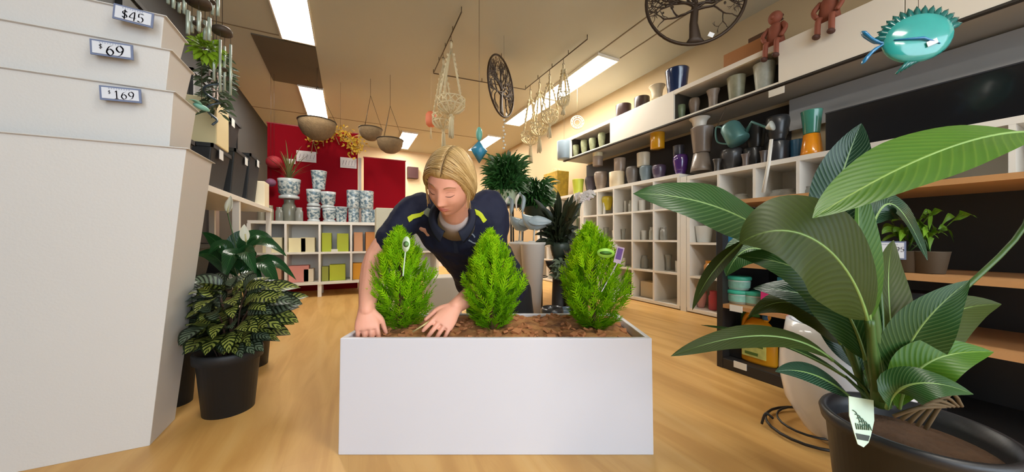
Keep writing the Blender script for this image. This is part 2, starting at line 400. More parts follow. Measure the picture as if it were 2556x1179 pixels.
# ================================================================== POTS AND GOODS
def pot_mesh(mb, r, h, style='taper', n=30):
    """hollow pot standing at z=0"""
    w = max(.004, r*.06)
    if style == 'taper': pr = [(0, 0), (r*.72, 0), (r*.74, h*.02), (r*.98, h*.97), (r, h), (r-w, h), (r*.70-w, h*.08), (0, h*.08)]
    elif style == 'straight': pr = [(0, 0), (r*.92, 0), (r*.95, h*.03), (r, h*.98), (r*.985, h), (r-w, h), (r*.9-w, h*.08), (0, h*.08)]
    elif style == 'egg':
        pr = [(0, 0), (r*.55, 0)]+[(r*(.55+.45*math.sin(math.pi*(.0+.62*t/8)/1.24)), h*t/8) for t in range(1, 7)]+[(r*.93, h*.9), (r*.84, h), (r*.84-w, h), (r*.9-w, h*.8), (r*.8, h*.3), (r*.4, h*.08), (0, h*.08)]
    elif style == 'bell': pr = [(0, 0), (r*.6, 0), (r*.66, h*.05), (r*.62, h*.3), (r*.72, h*.7), (r*.93, h*.95), (r, h), (r-w, h), (r*.6, h*.6), (0, h*.2)]
    elif style == 'rim': pr = [(0, 0), (r*.74, 0), (r*.9, h*.84), (r, h*.84), (r*1.01, h*.97), (r*.99, h), (r*.99-w, h), (r*.85, h*.8), (r*.7-w, h*.08), (0, h*.08)]
    elif style == 'invert': pr = [(0, h), (r*.60, h), (r*.72, h*.97), (r*.95, h*.2), (r, 0), (r-w, 0), (r*.7, h*.9), (0, h*.94)]
    elif style == 'urn': pr = [(0, 0), (r*.6, 0), (r*.55, h*.08), (r*.95, h*.45), (r, h*.6), (r*.82, h*.86), (r*.9, h*.95), (r*.95, h), (r*.85, h), (r*.78, h*.85), (r*.8, h*.4), (0, h*.15)]
    elif style == 'footed': pr = [(0, 0), (r*.86, 0), (r*.9, h*.03), (r*.88, h*.14), (r*.72, h*.16), (r*.72, h*.2), (r*.9, h*.3), (r*.97, h*.85), (r, h), (r-w, h), (r*.85, h*.4), (0, h*.25)]
    elif style == 'jar': pr = [(0, 0), (r*.9, 0), (r, h*.06), (r, h*.7), (r*.75, h*.82), (r*.75, h*.95), (r*.8, h), (r*.68, h), (r*.68, h*.8), (r*.85, h*.6), (0, h*.1)]
    mb.lathe(pr, n); return mb
TOPZ = [0]
def crackle(c):
    m = mat('blue_pattern', c, .25, coat=.3)
    nt = m.node_tree; n = [x for x in nt.nodes if x.type == 'TEX_NOISE'][0]; n.inputs['Scale'].default_value = 34; n.inputs['Detail'].default_value = 3
    x = [k for k in nt.nodes if k.type == 'MIX'][0]; rp = ramp(nt, [(.42, '#5f7684'), (.52, '#a9b6b8'), (.62, '#cfd3cf')]); nt.links.new(n.outputs['Fac'], rp.inputs[0]); nt.links.new(rp.outputs[0], nt.nodes['Principled BSDF'].inputs['Base Color'])
    return m
def pot(u, vb, vt, wpx, a, col, label, style='taper', axis='a', base='on', group=None, rough=.35, name='flower_pot', var=.08, band=None, coat=.2, metal=0):
    """a pot seen at column u, spanning rows vb..vt and wpx wide, on the wall-parallel plane a; base fixes its standing height"""
    z = zA(u, a) if axis == 'a' else (zB(u, a) if axis == 'b' else a)
    p = P(u, vb, z); r = wpx/2*z/FOC/math.sqrt(1+((u-U0)/FOC)**2); h = (vb-vt)*z/FOC
    if base == 'on': base = TOPZ[0]+.0006
    if base is not None: p.z = base
    TOPZ[0] = p.z+h
    m = mat('glaze_'+col.strip('#')+('m' if metal else ''), col, rough, metal, var=var, scale=14, coat=coat)
    mats = [m]
    o = MB(); pot_mesh(o, r, h, style)
    if band: mats.append(crackle(band))
    ob = o.build(name, mats, loc=p)
    if band:
        for po in ob.data.polygons:
            if .2 < po.center.z/h < .86: po.material_index = 1
    tag(ob, label, 'pot', group); return ob
g = 'pots in the row on the right cube shelves'
A = 2.98
H1, H2 = HR1+.0015, HR2+.0015
pot(1443, 472, 435, 30, 2.93, '#c9d24a', 'small lime green pot at the far end of the right shelf row', base=H1, group=g)
pot(1475, 466, 424, 32, 3.05, '#5d5560', 'dark plum pot between the lime pot and the stacked taupe pots', 'egg', base=H1, group=g)
o = pot(1500, 462, 415, 36, A, '#8f7f72', 'taupe round pot at the bottom of the tall thin stack', 'egg', base=H1, group=g)
pot(1492, 415, 392, 26, A, '#a18f80', 'slim taupe pot standing on the taupe round pot', 'straight', base=None, group=g)
pot(1492, 392, 374, 26, A, '#e8dcb4', 'small cream pot on top of the thin taupe stack under the fascia', 'straight', group=g)
pot(1540, 454, 416, 40, 2.95, '#ddc9a6', 'cream square-shouldered pot in the right shelf row', 'straight', base=H1, group=g)
pot(1547, 416, 382, 30, 2.98, '#9a8878', 'taupe cylinder pot stacked on the cream square-shouldered pot', 'straight', group=g)
pot(1579, 446, 400, 36, 3.0, '#6d655f', 'dark grey rounded pot right of the cream pot', 'egg', base=H1, group=g)
pot(1612, 438, 396, 34, 3.0, '#74838a', 'blue-grey rounded pot below the cream and yellow pots', 'egg', base=H1, group=g)
pot(1606, 396, 362, 34, 3.0, '#c9bda6', 'pale cream pot stacked on the blue-grey rounded pot', 'straight', group=g)
pot(1641, 392, 350, 38, 3.0, '#e0a019', 'mustard yellow glazed pot raised in the right shelf row', 'straight', group=g, rough=.2, coat=.6)
pot(1645, 430, 392, 38, 3.0, '#4d3f56', 'dark purple pot under the mustard yellow pot', 'egg', base=H1, group=g, coat=.6)
pot(1699, 418, 366, 42, 2.98, '#4c2a72', 'shiny purple rounded pot in the right shelf row', 'egg', base=H1, group=g, rough=.12, coat=1)
pot(1694, 366, 340, 30, 3.0, '#3b3a44', 'dark grey pot on top of the shiny purple pot', 'straight', group=g)
s1 = pot(1750, 424, 378, 56, 2.95, '#85776a', 'grey-brown upturned pot at the bottom of the four-pot stack', 'invert', base=H1, group=g)
pot(1752, 378, 316, 60, 2.95, '#7d7065', 'large grey-brown pot standing on the upturned pot', 'taper', group=g)
pot(1746, 316, 290, 54, 2.95, '#e6dccb', 'white bowl pot near the top of the grey-brown stack', 'bell', group=g)
pot(1826, 412, 356, 62, 3.0, '#413f40', 'charcoal pot below the tilted watering can', 'egg', base=H2, group=g)
pot(1880, 400, 350, 52, 3.03, '#2b292a', 'black pot partly behind the leaning white batten', 'straight', base=H2, group=g)
pot(1886, 350, 296, 56, 3.03, '#232324', 'black pot stacked behind the watering can spout', 'taper', group=g)
pot(1941, 392, 340, 60, 2.98, '#26262a', 'black pot under the large black rounded pot', 'straight', base=H2, group=g)
pot(1941, 340, 276, 66, 2.98, '#2c2e31', 'large black rounded pot at the top of its stack', 'egg', group=g)
pot(1990, 384, 330, 40, 3.05, '#3c6f95', 'blue pot half hidden left of the orange pot', 'straight', base=H2, group=g)
pot(2026, 378, 321, 62, 2.96, '#ee9415', 'bright orange upturned pot under the green pot', 'invert', base=H2, group=g, coat=.7, rough=.2)
pot(2026, 321, 264, 58, 2.96, '#3f8573', 'sea green pot standing on the orange pot', 'taper', group=g, coat=.6, rough=.2)
for u, v, c in ((1790, 418, '#4b4540'), (1861, 402, '#6e625c'), (1906, 396, '#5b524e')):
    pot(u, v, v-32, 24, 2.90, c, {1790: 'small dark brown pot beside the grey-brown stack', 1861: 'small taupe pot right of the charcoal pot', 1906: 'small brown pot right of the white batten'}[u], 'bell', base=H2, group=g)
# on top of the overhead cabinet
g = 'pots on top of the overhead cabinet'; FT = FZ1+.0015
pot(1556, 270, 233, 40, 3.0, '#3b2723', 'left dark brown pot of the pair on the overhead cabinet', 'straight', base=FT, group=g)
pot(1602, 258, 222, 40, 3.0, '#352420', 'right dark brown pot of the pair on the overhead cabinet', 'straight', base=FT, group=g)
t = thing('footed_bowl', 'cream bowl on thin legs beside the blue pot on the overhead cabinet', 'pot', onA(1640, 3.0, FT), group=g)
q = MB(); pot_mesh(q, .085, .14, 'bell'); q.v = [x+Vector((0, 0, .07)) for x in q.v]; q.build('bowl', mat('bowl_cream', '#cdbd9f', .5), t)
for k in range(3):
    a = k*2.09; MB().tube([(.07*math.cos(a), .07*math.sin(a), 0), (.045*math.cos(a), .045*math.sin(a), .09)], .005).build('leg', mat('bowl_leg', '#d8cbb0', .5), t)
pot(1690, 222, 158, 62, 2.98, '#23345a', 'tall glossy navy blue pot on the overhead cabinet', 'taper', base=FT, group=g, rough=.08, coat=1)
def carton(name, c, d, col, label, cat='box', rz=0, group=None, flap=True, rough=.6):
    t = thing(name, label, cat, c, rz, group)
    MB().box((0, 0, d[2]/2), d).build('body', mat('card_'+col.strip('#'), col, rough, var=.05), t, bevel=min(d)*.03)
    if flap:
        q = MB().box((0, 0, d[2]+.001), (d[0]*.98, min(d[1]*.2, .04), .0012)); q.build('tape', mat('tape_tan', '#c7ab7c', .3), t)
    return t
carton('cardboard_box', onA(1868, 3.05, FT), (.2, .3, .17), '#a9713f', 'brown cardboard box on the overhead cabinet behind the clay figure')
carton('cardboard_box', onA(1905, 3.12, FT), (.14, .16, .26), '#5a3a22', 'dark brown box on the overhead cabinet, right of the lighter carton')
# niche pots
g = 'pots in the open niches of the overhead cabinet'; NB = FZ0+.0215
for u, r, h, c, lb, st in ((1700, .045, .15, '#7c8a6a', 'green speckled pot at the far end of the nearer niche', 'egg'),
        (1733, .05, .16, '#7a6a5a', 'taupe pot second from the far end of the nearer niche', 'egg'),
        (1780, .055, .17, '#8d7f72', 'brown-grey pot in the middle of the nearer niche', 'bell'),
        (1838, .07, .20, '#8d8c74', 'olive grey pot right of the middle in the nearer niche', 'taper'),
        (1908, .075, .21, '#aeb3a8', 'pale grey-green patterned pot at the near end of the nearer niche', 'taper')):
    p = onA(u, 2.93, NB); q = MB(); pot_mesh(q, r, h, st)
    tag(q.build('flower_pot', mat('np_'+c[1:], c, .4, var=.35, scale=22), loc=p), lb, 'pot', g)
for i, u in enumerate((1437, 1458, 1479, 1502)):
    p = onA(u, 2.91, NB); q = MB(); pot_mesh(q, .05, .17+.02*(i % 2), 'egg')
    tag(q.build('flower_pot', mat('np_leafy', '#a3a884', .4, var=.5, scale=28), loc=p),
        ['leafy patterned pot at the far end of the farther niche', 'leafy patterned pot second from the far end of the farther niche', 'leafy patterned pot third along the farther niche', 'leafy patterned pot at the near end of the farther niche'][i], 'pot', g)
# black display panel, white block, white batten
a = zA(2060, 2.90); py = P(2060, V0, a).y
t = thing('black_screen', 'long black glossy screen standing on the right cube shelf', 'panel', (2.90, 0, H2))
MB().bb((0, -.18, 0), (.03, py, .27)).build('panel', mat('gloss_black', '#16171a', .18, coat=.5, var=.03), t, bevel=.003)
MB().bb((-.003, -.18, .262), (-.0005, py, .27)).build('edge_trim', mat('panel_trim', '#2d2e33', .3), t)
a = onA(1905, 2.795, 0); b_ = P(1926, 352, zA(1926, 2.86))
tag(MB().tube([(a.x, a.y, 1.03), (2.80, b_.y-.01, 1.24), (2.815, b_.y-.02, b_.z)], .013, 4).build('batten', mat('batten_white', '#e4e0d6', .5)), 'thin white batten leaning against the right cube shelf', 'batten')
# watering can
p = onA(1832, 2.88, 1.56)
t = thing('watering_can', 'teal watering can tilted and hanging above the charcoal pot', 'watering can', p); t.scale = (1.25,)*3
M_teal = mat('teal_metal', '#4a7674', .35, metal=.2, var=.1)
tl = Matrix.Rotation(math.radians(-28), 3, 'X')
q = MB().lathe([(0, -.07), (.062, -.07), (.066, -.06), (.06, .05), (.05, .07), (.044, .075), (.038, .07), (.04, -.05), (0, -.05)], 24, rot=tl); q.build('body', M_teal, t)
q = MB().tube([tl @ Vector((0, -.055, -.05)), tl @ Vector((-.01, -.12, -.02)), Vector((-.03, -.21, -.03))], [.014, .009, .007], 8); q.build('spout', M_teal, t)
q = MB().lathe([(0, 0), (.008, 0), (.03, .03), (.03, .036), (0, .04)], 16, Vector((-.03, -.205, -.03)), Matrix.Rotation(math.radians(80), 3, 'X')); q.build('rose', mat('rose_grey', '#b9bdb6', .4), t)
q = MB().tube(spl([tl @ Vector((0, .03, .07)), tl @ Vector((0, .07, .12)), tl @ Vector((0, .11, .03)), tl @ Vector((0, .06, -.04))], 6), .006, 8); q.build('handle', M_teal, t)
q = MB().tube([tl @ Vector((0, .07, .12)), Vector((0, .05, (FZ0-.016-p.z)/1.25))], .002, 5); q.build('hanging_hook', M_rail, t)

# cream white sign hung under the fascia, a white price sign in front
p = onA(1938, 2.80, 1.755); tag(MB().box((0, 0, 0), (.004, .10, .05)).build('price_sign', mat('sign_white', '#dedbd0', .5), loc=p), 'small white price sign hanging below the near niche', 'sign')

# red clay figures seated on the edge of the cabinet
M_clay = mat('red_clay', '#8a4a35', .7, var=.2, scale=20); M_clay2 = mat('dark_clay', '#4a2a20', .7)
def clay_figure(label, p):
    t = thing('clay_figure', label, 'figurine', p, group='red clay figures sitting on the overhead cabinet')
    q = MB(); q.loft([((0, .01, 0), (.05, 0, 0), (0, .06, 0)), ((0, .01, .03), (.052, 0, 0), (0, .064, 0)), ((-.005, .005, .10), (.042, 0, 0), (0, .05, 0)), ((-.01, 0, .15), (.036, 0, 0), (0, .045, 0)), ((-.01, 0, .18), (.018, 0, 0), (0, .02, 0))], 18); q.build('torso', M_clay, t)
    q = MB().ball((-.015, 0, .215), (.042, .045, .048), 10); q.ball((-.058, 0, .205), (.012, .014, .012), 6); q.build('head', M_clay, t)
    q = MB()
    for k in range(9): a = k*.7-.4; q.lathe([(.014, 0), (.008, .02), (0, .045)], 6, (.01, .03*math.cos(a), .225+.03*math.sin(a)), Euler((-a, .6, 0)).to_matrix())
    q.build('leaf_hair', M_clay2, t)
    for s in (-1, 1):
        MB().tube(spl([(-.01, s*.045, .155), (-.035, s*.075, .10), (-.05, s*.05, .045)], 4), [.016]*4+[.014]*4+[.013]*1, 8).build('arm', M_clay, t)
        q = MB().tube(spl([(-.01, s*.03, .02), (-.065, s*.034, .022), (-.078, s*.036, -.04), (-.08, s*.036, -.085)], 4), .017, 8); lg = q.build('leg', M_clay, t)
        MB().ball((-.092, s*.038, -.098), (.032, .02, .016), 8).build('foot', M_clay2, lg)
    return t
f1 = clay_figure('red clay figure sitting at the corner of the near niche, legs dangling', onA(1938, 2.88, FZ1+.001))
dup(f1, onA(2072, 2.88, FZ1+.001), label='red clay figure cut off by the top of the photo, nearer of the two')

# hanging fish ornament
p = P(2275, 98, 1.50)
t = thing('fish_ornament', 'turquoise blue glass fish hanging at the upper right', 'ornament', p, rz=-math.radians(50)); t.scale = (1.12, 1.12, 1.4)
M_tq = mat('turquoise_glass', '#2f9c97', .15, var=.35, scale=9, coat=.8); M_bl = mat('blue_glass', '#1d78ad', .15, var=.2, coat=.8); M_dt = mat('deep_teal', '#12635f', .25, var=.2, coat=.5)
q = MB()
outline = [(-.075, .0), (-.055, .045), (-.02, .078), (.03, .088), (.08, .07), (.115, .03), (.122, .0), (.11, -.04), (.07, -.07), (.02, -.075), (-.03, -.05)]
q.loft([((.015+0*s, s*.022, 0), (.105*k, 0, 0), (0, 0, .078*k)) for s, k in ((-1, .25), (-.85, .7), (-.5, .93), (0, 1), (.5, .93), (.85, .7), (1, .25))], 28)
q.build('body', M_tq, t)
q = MB()
for k in range(15):
    a = 2.9-k*.19; c = Vector((.015+.104*math.cos(a), 0, .078*math.sin(a))); d = Vector((math.cos(a), 0, math.sin(a)))
    q.lathe([(.012, -.006), (.009, .012), (0, .026)], 6, c, d.to_track_quat('Z', 'Y').to_matrix())
q.build('dorsal_fin', M_dt, t)
q = MB()
for s in (-1, 1): q.tube(spl([(-.08, 0, 0), (-.115, 0, s*.018), (-.15, 0, s*.055)], 4), [.008]*3+[.012]*3+[.014]*2+[.004], 8, flat=.5)
q.build('tail', M_bl, t)
q = MB()
for k in range(5): q.tube([(.0+.012*k, 0, -.06), (-.045+.012*k, 0, -.105+.006*k)], [.007, .004], 6)
q.build('lower_fin', M_dt, t)
for s in (-1, 1): MB().tube([(-.06, s*.02, .0), (.02, s*.026, -.012), (.07, s*.02, -.035)], [.004, .01, .003], 6, flat=.5).build('side_fin', M_bl, t)
MB().box((.045, -.0265, -.03), (.03, .002, .016), Euler((0, -.3, 0)).to_matrix()).build('price_tag', mat('tag_white', '#e8eaea', .5), t)
MB().tube([(.02, 0, .078), (.02, 0, (HC-p.z)/1.4)], .001, 5).build('hanging_string', M_rail, t)

# macrame hangers
M_rope = mat('cotton_rope', '#d9c9a2', .85, bump=.4, bscale=220, var=.1)
def macrame(label, top, L, R=.085, seed=1, twist=.0, pots=None, group=None, parts=True):
    rr = random.Random(seed); t = thing('macrame_hanger', label, 'plant hanger', top, group=group)
    q = MB(); q.tube([(0, 0, 0), (0, 0, -.05)], .003, 6)
    q.tube([(.012*math.cos(a*.5), 0, -.06+.012*math.sin(a*.5)) for a in range(14)], .003, 6); q.build('ring', M_rail, t)
    q = MB(); q.lathe([(0, 0), (.012, 0), (.015, -.03), (.010, -.07), (0, -.07)], 10, (0, 0, -.065)); q.build('wrap_knot', M_rope, t)
    zb = -L*.62
    for k in range(4):
        a = k*math.pi/2+.4+twist; d = Vector((math.cos(a), math.sin(a), 0)); q = MB()
        for s in (-1, 1):
            q.tube([Vector((0, 0, -.12)), d*(R*.5)+Vector((0, 0, zb*.55))+d.cross(UP)*s*.004, d*R+Vector((0, 0, zb))], .0075, 6)
        for j in range(8):
            c = (d*R*(.3+.09*j))+Vector((0, 0, zb*(.33+.085*j))); q.ball(c, (.013, .013, .016), 5)
        q.build('rope', M_rope, t)
    q = MB()
    for k in range(12):
        a = k*math.pi/6+twist; b = a+math.pi/6; zt, zm = zb, zb-.07
        for (a1, z1), (a2, z2) in (((a, zt), (b, zm)), ((b, zt), (a, zm))):
            q.tube([(R*math.cos(a1), R*math.sin(a1), z1), (R*.98*math.cos(a2), R*.98*math.sin(a2), z2)], .005, 5)
        q.tube([(R*math.cos(a), R*math.sin(a), zt), (R*math.cos(b), R*math.sin(b), zt)], .006, 5)
        q.tube([(R*.98*math.cos(a), R*.98*math.sin(a), zm), (R*.98*math.cos(b), R*.98*math.sin(b), zm)], .006, 5)
        q.tube(spl([(R*.98*math.cos(a), R*.98*math.sin(a), zm), (R*.6*math.cos(a), R*.6*math.sin(a), zm-.05), (0, 0, zm-.075)], 3), .008, 5)
    q.build('basket_net', M_rope, t)
    q = MB(); q.ball((0, 0, zm-.08), (.02, .02, .022), 8)
    for k in range(16):
        a = rr.random()*6.28; r = rr.uniform(.004, .02); e = rr.uniform(.7, 1)
        q.tube([(0, 0, zm-.09), (r*math.cos(a), r*math.sin(a), zm-.12), (1.5*r*math.cos(a), 1.5*r*math.sin(a), -L*(.92+.08*e))], .006, 5)
    q.build('tassel', M_rope, t)
    return t
def onrail(rl, k, dz=-.006): q = rl[0].lerp(rl[1], k); q.z += dz; return q
g = 'macrame hangers on the ceiling rails'
macrame('largest cream macrame hanger hanging just above the head of the person', onrail(railA, .30), 1.0, .135, 3, group=g)
macrame('cream macrame hanger right behind the largest one, with a longer tassel', onrail(railA, .58), 1.08, .115, 4, .5, group=g)
macrame('cream macrame hanger at the far left end of the right group', onrail(railC, .10), 1.0, .125, 5, group=g)
macrame('cream macrame hanger second from the left in the right group', onrail(railC, .28), .92, .12, 6, .3, group=g)
macrame('cream macrame hanger third from the left in the right group', onrail(railC, .46), .80, .10, 7, .6, group=g)
macrame('cream macrame hanger nearest the bright double light, in the right group', onrail(railC, .68), .62, .07, 8, .1, group=g)
# paper lantern
p = onrail(railA, 1.0)-RT*.03; t = thing('hanging_lantern', 'small coral lantern with a tassel left of the macrame hangers', 'lantern', p)
MB().tube([(0, 0, 0), (0, 0, -.46)], .002, 5).build('cord', M_rope, t)
MB().lathe([(0, 0), (.04, 0), (.062, -.03), (.065, -.10), (.055, -.15), (.035, -.17), (0, -.17)], 18, (0, 0, -.46)).build('shade', mat('coral', '#dc7a55', .6), t)
q = MB()
for k in range(7): q.tube([(0, 0, -.61), (.012*math.cos(k), .012*math.sin(k), -.78)], .003, 5)
q.build('tassel', M_rope, t)
# dream catcher
p = P(1441, 306, 4.35); t = thing('dream_catcher', 'small round white dream catcher at the end of the macrame group', 'ornament', p)
q = MB(); Q = [RT*(.085*math.cos(k*.2618))+UP*(.085*math.sin(k*.2618)) for k in range(25)]; q.tube(Q, .008, 6); q.build('hoop', M_rope, t)
q = MB()
for k in range(12): q.tube([Q[2*k], Q[(2*k+6) % 24]], .0025, 4); q.tube([Q[2*k]*.5, Q[(2*k+4) % 24]*.5], .0025, 4)
q.build('web', mat('thread_white', '#eeeade', .7), t)
MB().tube([(0, 0, .085), (0, 0, HC-p.z)], .0012, 4).build('hanging_string', M_rope, t)

# round tree-of-life metal wall discs
M_iron = mat('dark_iron', '#3a2c20', .5, metal=.5, var=.15)
def tree_disc(label, top, R, yaw, seed, roll=0):
    rr = random.Random(seed)
    t = thing('metal_tree_disc', label, 'ornament', top); t.rotation_euler = (0, roll, yaw); c = Vector((0, 0, -R-.05))
    q = MB(); q.tube([c+Vector((R*math.cos(k*.1309), 0, R*math.sin(k*.1309))) for k in range(49)], .011, 8); q.build('ring', M_iron, t)
    q = MB()
    q.loft([(c+Vector((.0, 0, -R*.97)), (R*.20, 0, 0), (0, .008, 0)), (c+Vector((.0, 0, -R*.86)), (R*.12, 0, 0), (0, .012, 0)), (c+Vector((-.01, 0, -R*.55)), (R*.085, 0, 0), (0, .014, 0)), (c+Vector((0, 0, -R*.2)), (R*.075, 0, 0), (0, .013, 0)), (c+Vector((0, 0, 0)), (R*.05, 0, 0), (0, .01, 0))], 10); q.build('trunk', M_iron, t)
    q = MB()
    def br(p, ang, L, r, d):
        if d == 0 or r < .0016: return
        pts = [p]; a = ang
        for k in range(5):
            a += rr.uniform(-.28, .28); pts.append(pts[-1]+Vector((math.cos(a), 0, math.sin(a)))*L/5)
            if (pts[-1]-c).length > R*.96: break
        q.tube(pts, [r*1.25*(1-.35*i/len(pts)) for i in range(len(pts))], 5, flat=.6)
        if (pts[-1]-c).length > R*.93: return
        for k in range(2 if d > 2 else 3): br(pts[-1 if k < 2 else -2], a+rr.choice((-1, 1))*rr.uniform(.25, .85), L*rr.uniform(.66, .85), r*.68, d-1)
    for a in (.1, .3, .5, .75, 1.0, 1.25, 1.5, 1.75, 2.0, 2.3, 2.6, 2.85, 3.1, 3.4, -.2): br(c+Vector((0, 0, -R*.30+R*.3*rr.random())), a, R*.36, R*.036, 6)
    q.build('branches', M_iron, t)
    q = MB()
    for k in range(130):
        a = rr.uniform(-.35, 3.5); rd = rr.uniform(.45, .93)*R; pp = c+Vector((rd*math.cos(a), 0, rd*math.sin(a)))
        q.ball(pp, (rr.uniform(.006, .011), .003, rr.uniform(.006, .012)), 4)
    lf = q.build('leaves', M_iron, t); lf['kind'] = 'stuff'
    MB().box(c+Vector((R*.30, -.014, -R*.86)), (.035, .003, .03), Euler((0, .5, 0)).to_matrix()).build('price_tag', mat('tag_white', '#e8eaea', .5), t)
    q = MB().tube([(0, 0, .0), (0, 0, -.05)], .003, 5); q.build('hook', M_iron, t)
    return t
pd1 = P(1252, 150, 3.62); pd1.z = HC-.001
tree_disc('round metal tree disc hanging edge-on near the middle of the ceiling', pd1, .315, -YAW+math.radians(66), 11, roll=math.radians(0))
pd2 = P(1735, 100, 2.28); pd2.z = HC-.001
tree_disc('large round metal tree disc cut off by the top of the photo', pd2, .315, -YAW-math.radians(12), 12)

# coconut fibre baskets and hanging things at the left back
M_coir = mat('coir', '#7d6648', .95, bump=.8, bscale=90, var=.3, scale=30); M_chain = mat('wire_chain', '#4a4238', .4, metal=.6)
def coir_basket(label, u, v, z, R):
    p = P(u, v, z); t = thing('hanging_basket', label, 'hanging basket', p, group='coir baskets hanging left of the person')
    MB().lathe([(0, -R*1.08), (R*.4, -R*1.0), (R*.75, -R*.76), (R*.94, -R*.4), (R, 0), (R*.94, 0), (R*.7, -R*.62), (0, -R*.9)], 24).build('coir_liner', M_coir, t)
    MB().tube([(R*1.01*math.cos(k*.2618), R*1.01*math.sin(k*.2618), 0) for k in range(25)], .005, 6).build('wire_rim', M_chain, t)
    q = MB(); top = Vector((0, 0, min(.75, HC-p.z)))
    for k in range(3): q.tube([(R*math.cos(k*2.09), R*math.sin(k*2.09), 0), (0, 0, .42)], .0022, 4)
    q.tube([(0, 0, .42), (0, 0, HC-p.z)], .0022, 4); q.build('chain', M_chain, t)
coir_basket('large pale coir basket hanging in front of the red panels', 792, 304, 3.9, .20)
coir_basket('coir basket in the middle of the three, beside the yellow flowers', 925, 322, 4.2, .14)
coir_basket('coir basket lowest of the three, nearest the person', 974, 350, 4.1, .155)
# yellow flower garland
rr = random.Random(5); q = MB(); q.cur = 0
gp = spl([P(782, 352, 4.3), P(815, 330, 4.3), P(850, 334, 4.3), P(880, 356, 4.3), P(893, 372, 4.3)], 8)
t = thing('flower_garland', 'drooping yellow artificial flowers in front of the red panels', 'artificial flowers', gp[16])
for k in range(330):
    b = gp[rr.randrange(len(gp))]-gp[16]; c = b+Vector((rr.gauss(0, .05), rr.gauss(0, .05), rr.gauss(0, .045)))
    d = Vector((rr.uniform(-1, 1), rr.uniform(-1, 1), rr.uniform(-1, 1))); q.leaf([c, c+d*.02, c+d*.045], .028, (rr.random(), -1, rr.random()), 2, seg=3)
o = q.build('blossoms', mat('yellow_petal', '#b99322', .7, var=.45, scale=18), t); o['kind'] = 'stuff'
q = MB(); q.tube([x-gp[16] for x in gp], .012, 6)
for k in range(6): q.tube([gp[6*k % 30]-gp[16], gp[6*k % 30]-gp[16]+Vector((rr.uniform(-.1, .1), 0, -.16))], .005, 5)
q.build('stem', mat('tan_stem', '#9b7b4c', .8), t)
q = MB().tube([(0, 0, 0), (0, 0, HC-gp[16].z)], .0015, 4); q.build('hanging_string', M_chain, t)
# wooden branch rack from which the flowers hang
# red panels
M_red = mat('red_board', '#8c0416', .8, var=.1, scale=2.5, spec=.12); M_sg = mat('sale_sign', '#ddd2cc', .5); M_ink = mat('faded_ink', '#8f7f86', .6)
def red_panel(label, u0, u1, b, h, z0=0.0):
    p0, p1 = onB(u0, b, 0), onB(u1, b, 0); t = thing('display_board', label, 'display board', p0)
    Wd = p1.x-p0.x; MB().bb((0, 0, z0), (Wd, .03, h)).build('board', M_red, t, bevel=.003)
    MB().bb((-.008, -.004, h), (Wd+.008, .034, h+.012)).build('top_edge', mat('red_edge', '#9c1422', .4), t)
    return t, p0
t1, p0 = red_panel('tall red display board standing behind the left end of the back shelf', 667, 893, 5.05, 2.12)
t2, p0b = red_panel('lower red display board with a sloping outline right of the tall red board', 908, 1012, 5.2, 1.84)
def sign(u, v, w, h, b, label):
    p = PB(u, v, b); t = thing('price_sign', label, 'sign', p, group='white signs on the red boards')
    MB().box((0, 0, 0), (w, .004, h)).build('card', M_sg, t)
    q = MB()
    for k in range(5): q.tube([(-w*.36+k*w*.18, -.003, -h*.22), (-w*.30+k*w*.18, -.003, h*.22)], .0022, 4)
    q.tube([(-w*.4, -.003, -h*.34), (w*.4, -.003, -h*.34)], .0015, 4); q.build('faint_print', M_ink, t)
sign(765, 391, .22, .14, 5.04, 'white sign pinned to the left half of the tall red board')
sign(870, 407, .20, .14, 5.04, 'white sign pinned to the right half of the tall red board')
sign(726, 403, .10, .06, 5.03, 'small white tag on the red board, left of the signs')
t = tag(MB().bb((-.02, -.02, 0), (.02, .02, 1.78)).build('signpost', mat('post_pale', '#b9aaa0', .5), loc=onB(898, 5.0, 0)), 'thin pale upright post between the two red boards', 'post')
o = MB(); o.box((0, 0, .475), (.55, .14, .95)); tag(o.build('red_crate', mat('red_cloth', '#a01422', .8), loc=onB(990, 5.12, 0.0), bevel=.01), 'bright red block below the right red board, behind the person', 'box')
# red round things (poinsettia-like lanterns) near the left red board
for u, v, R, c, lb in ((684, 405, .085, '#a4202c', 'red paper globe above the white box on the left shelf'), (676, 456, .055, '#8b5a76', 'mauve paper globe under the red one')):
    q = MB().ball((0, 0, 0), (R, R, R*.9), 10); tt = thing('paper_globe', lb, 'lantern', PB(u, v, 4.92)); q.build('globe', mat('globe_'+c[1:], c, .7), tt)
    MB().tube([(0, 0, R*.85), (0, 0, HC-tt.location.z)], .0015, 4).build('hanging_string', M_chain, tt)
# far back red decorations right of the basket: small dark red and brown boxes
carton('wall_box', PB(1030, 446, 7.935), (.24, .12, .26), '#3d1210', 'dark red box high on the far wall beside the person', flap=False)

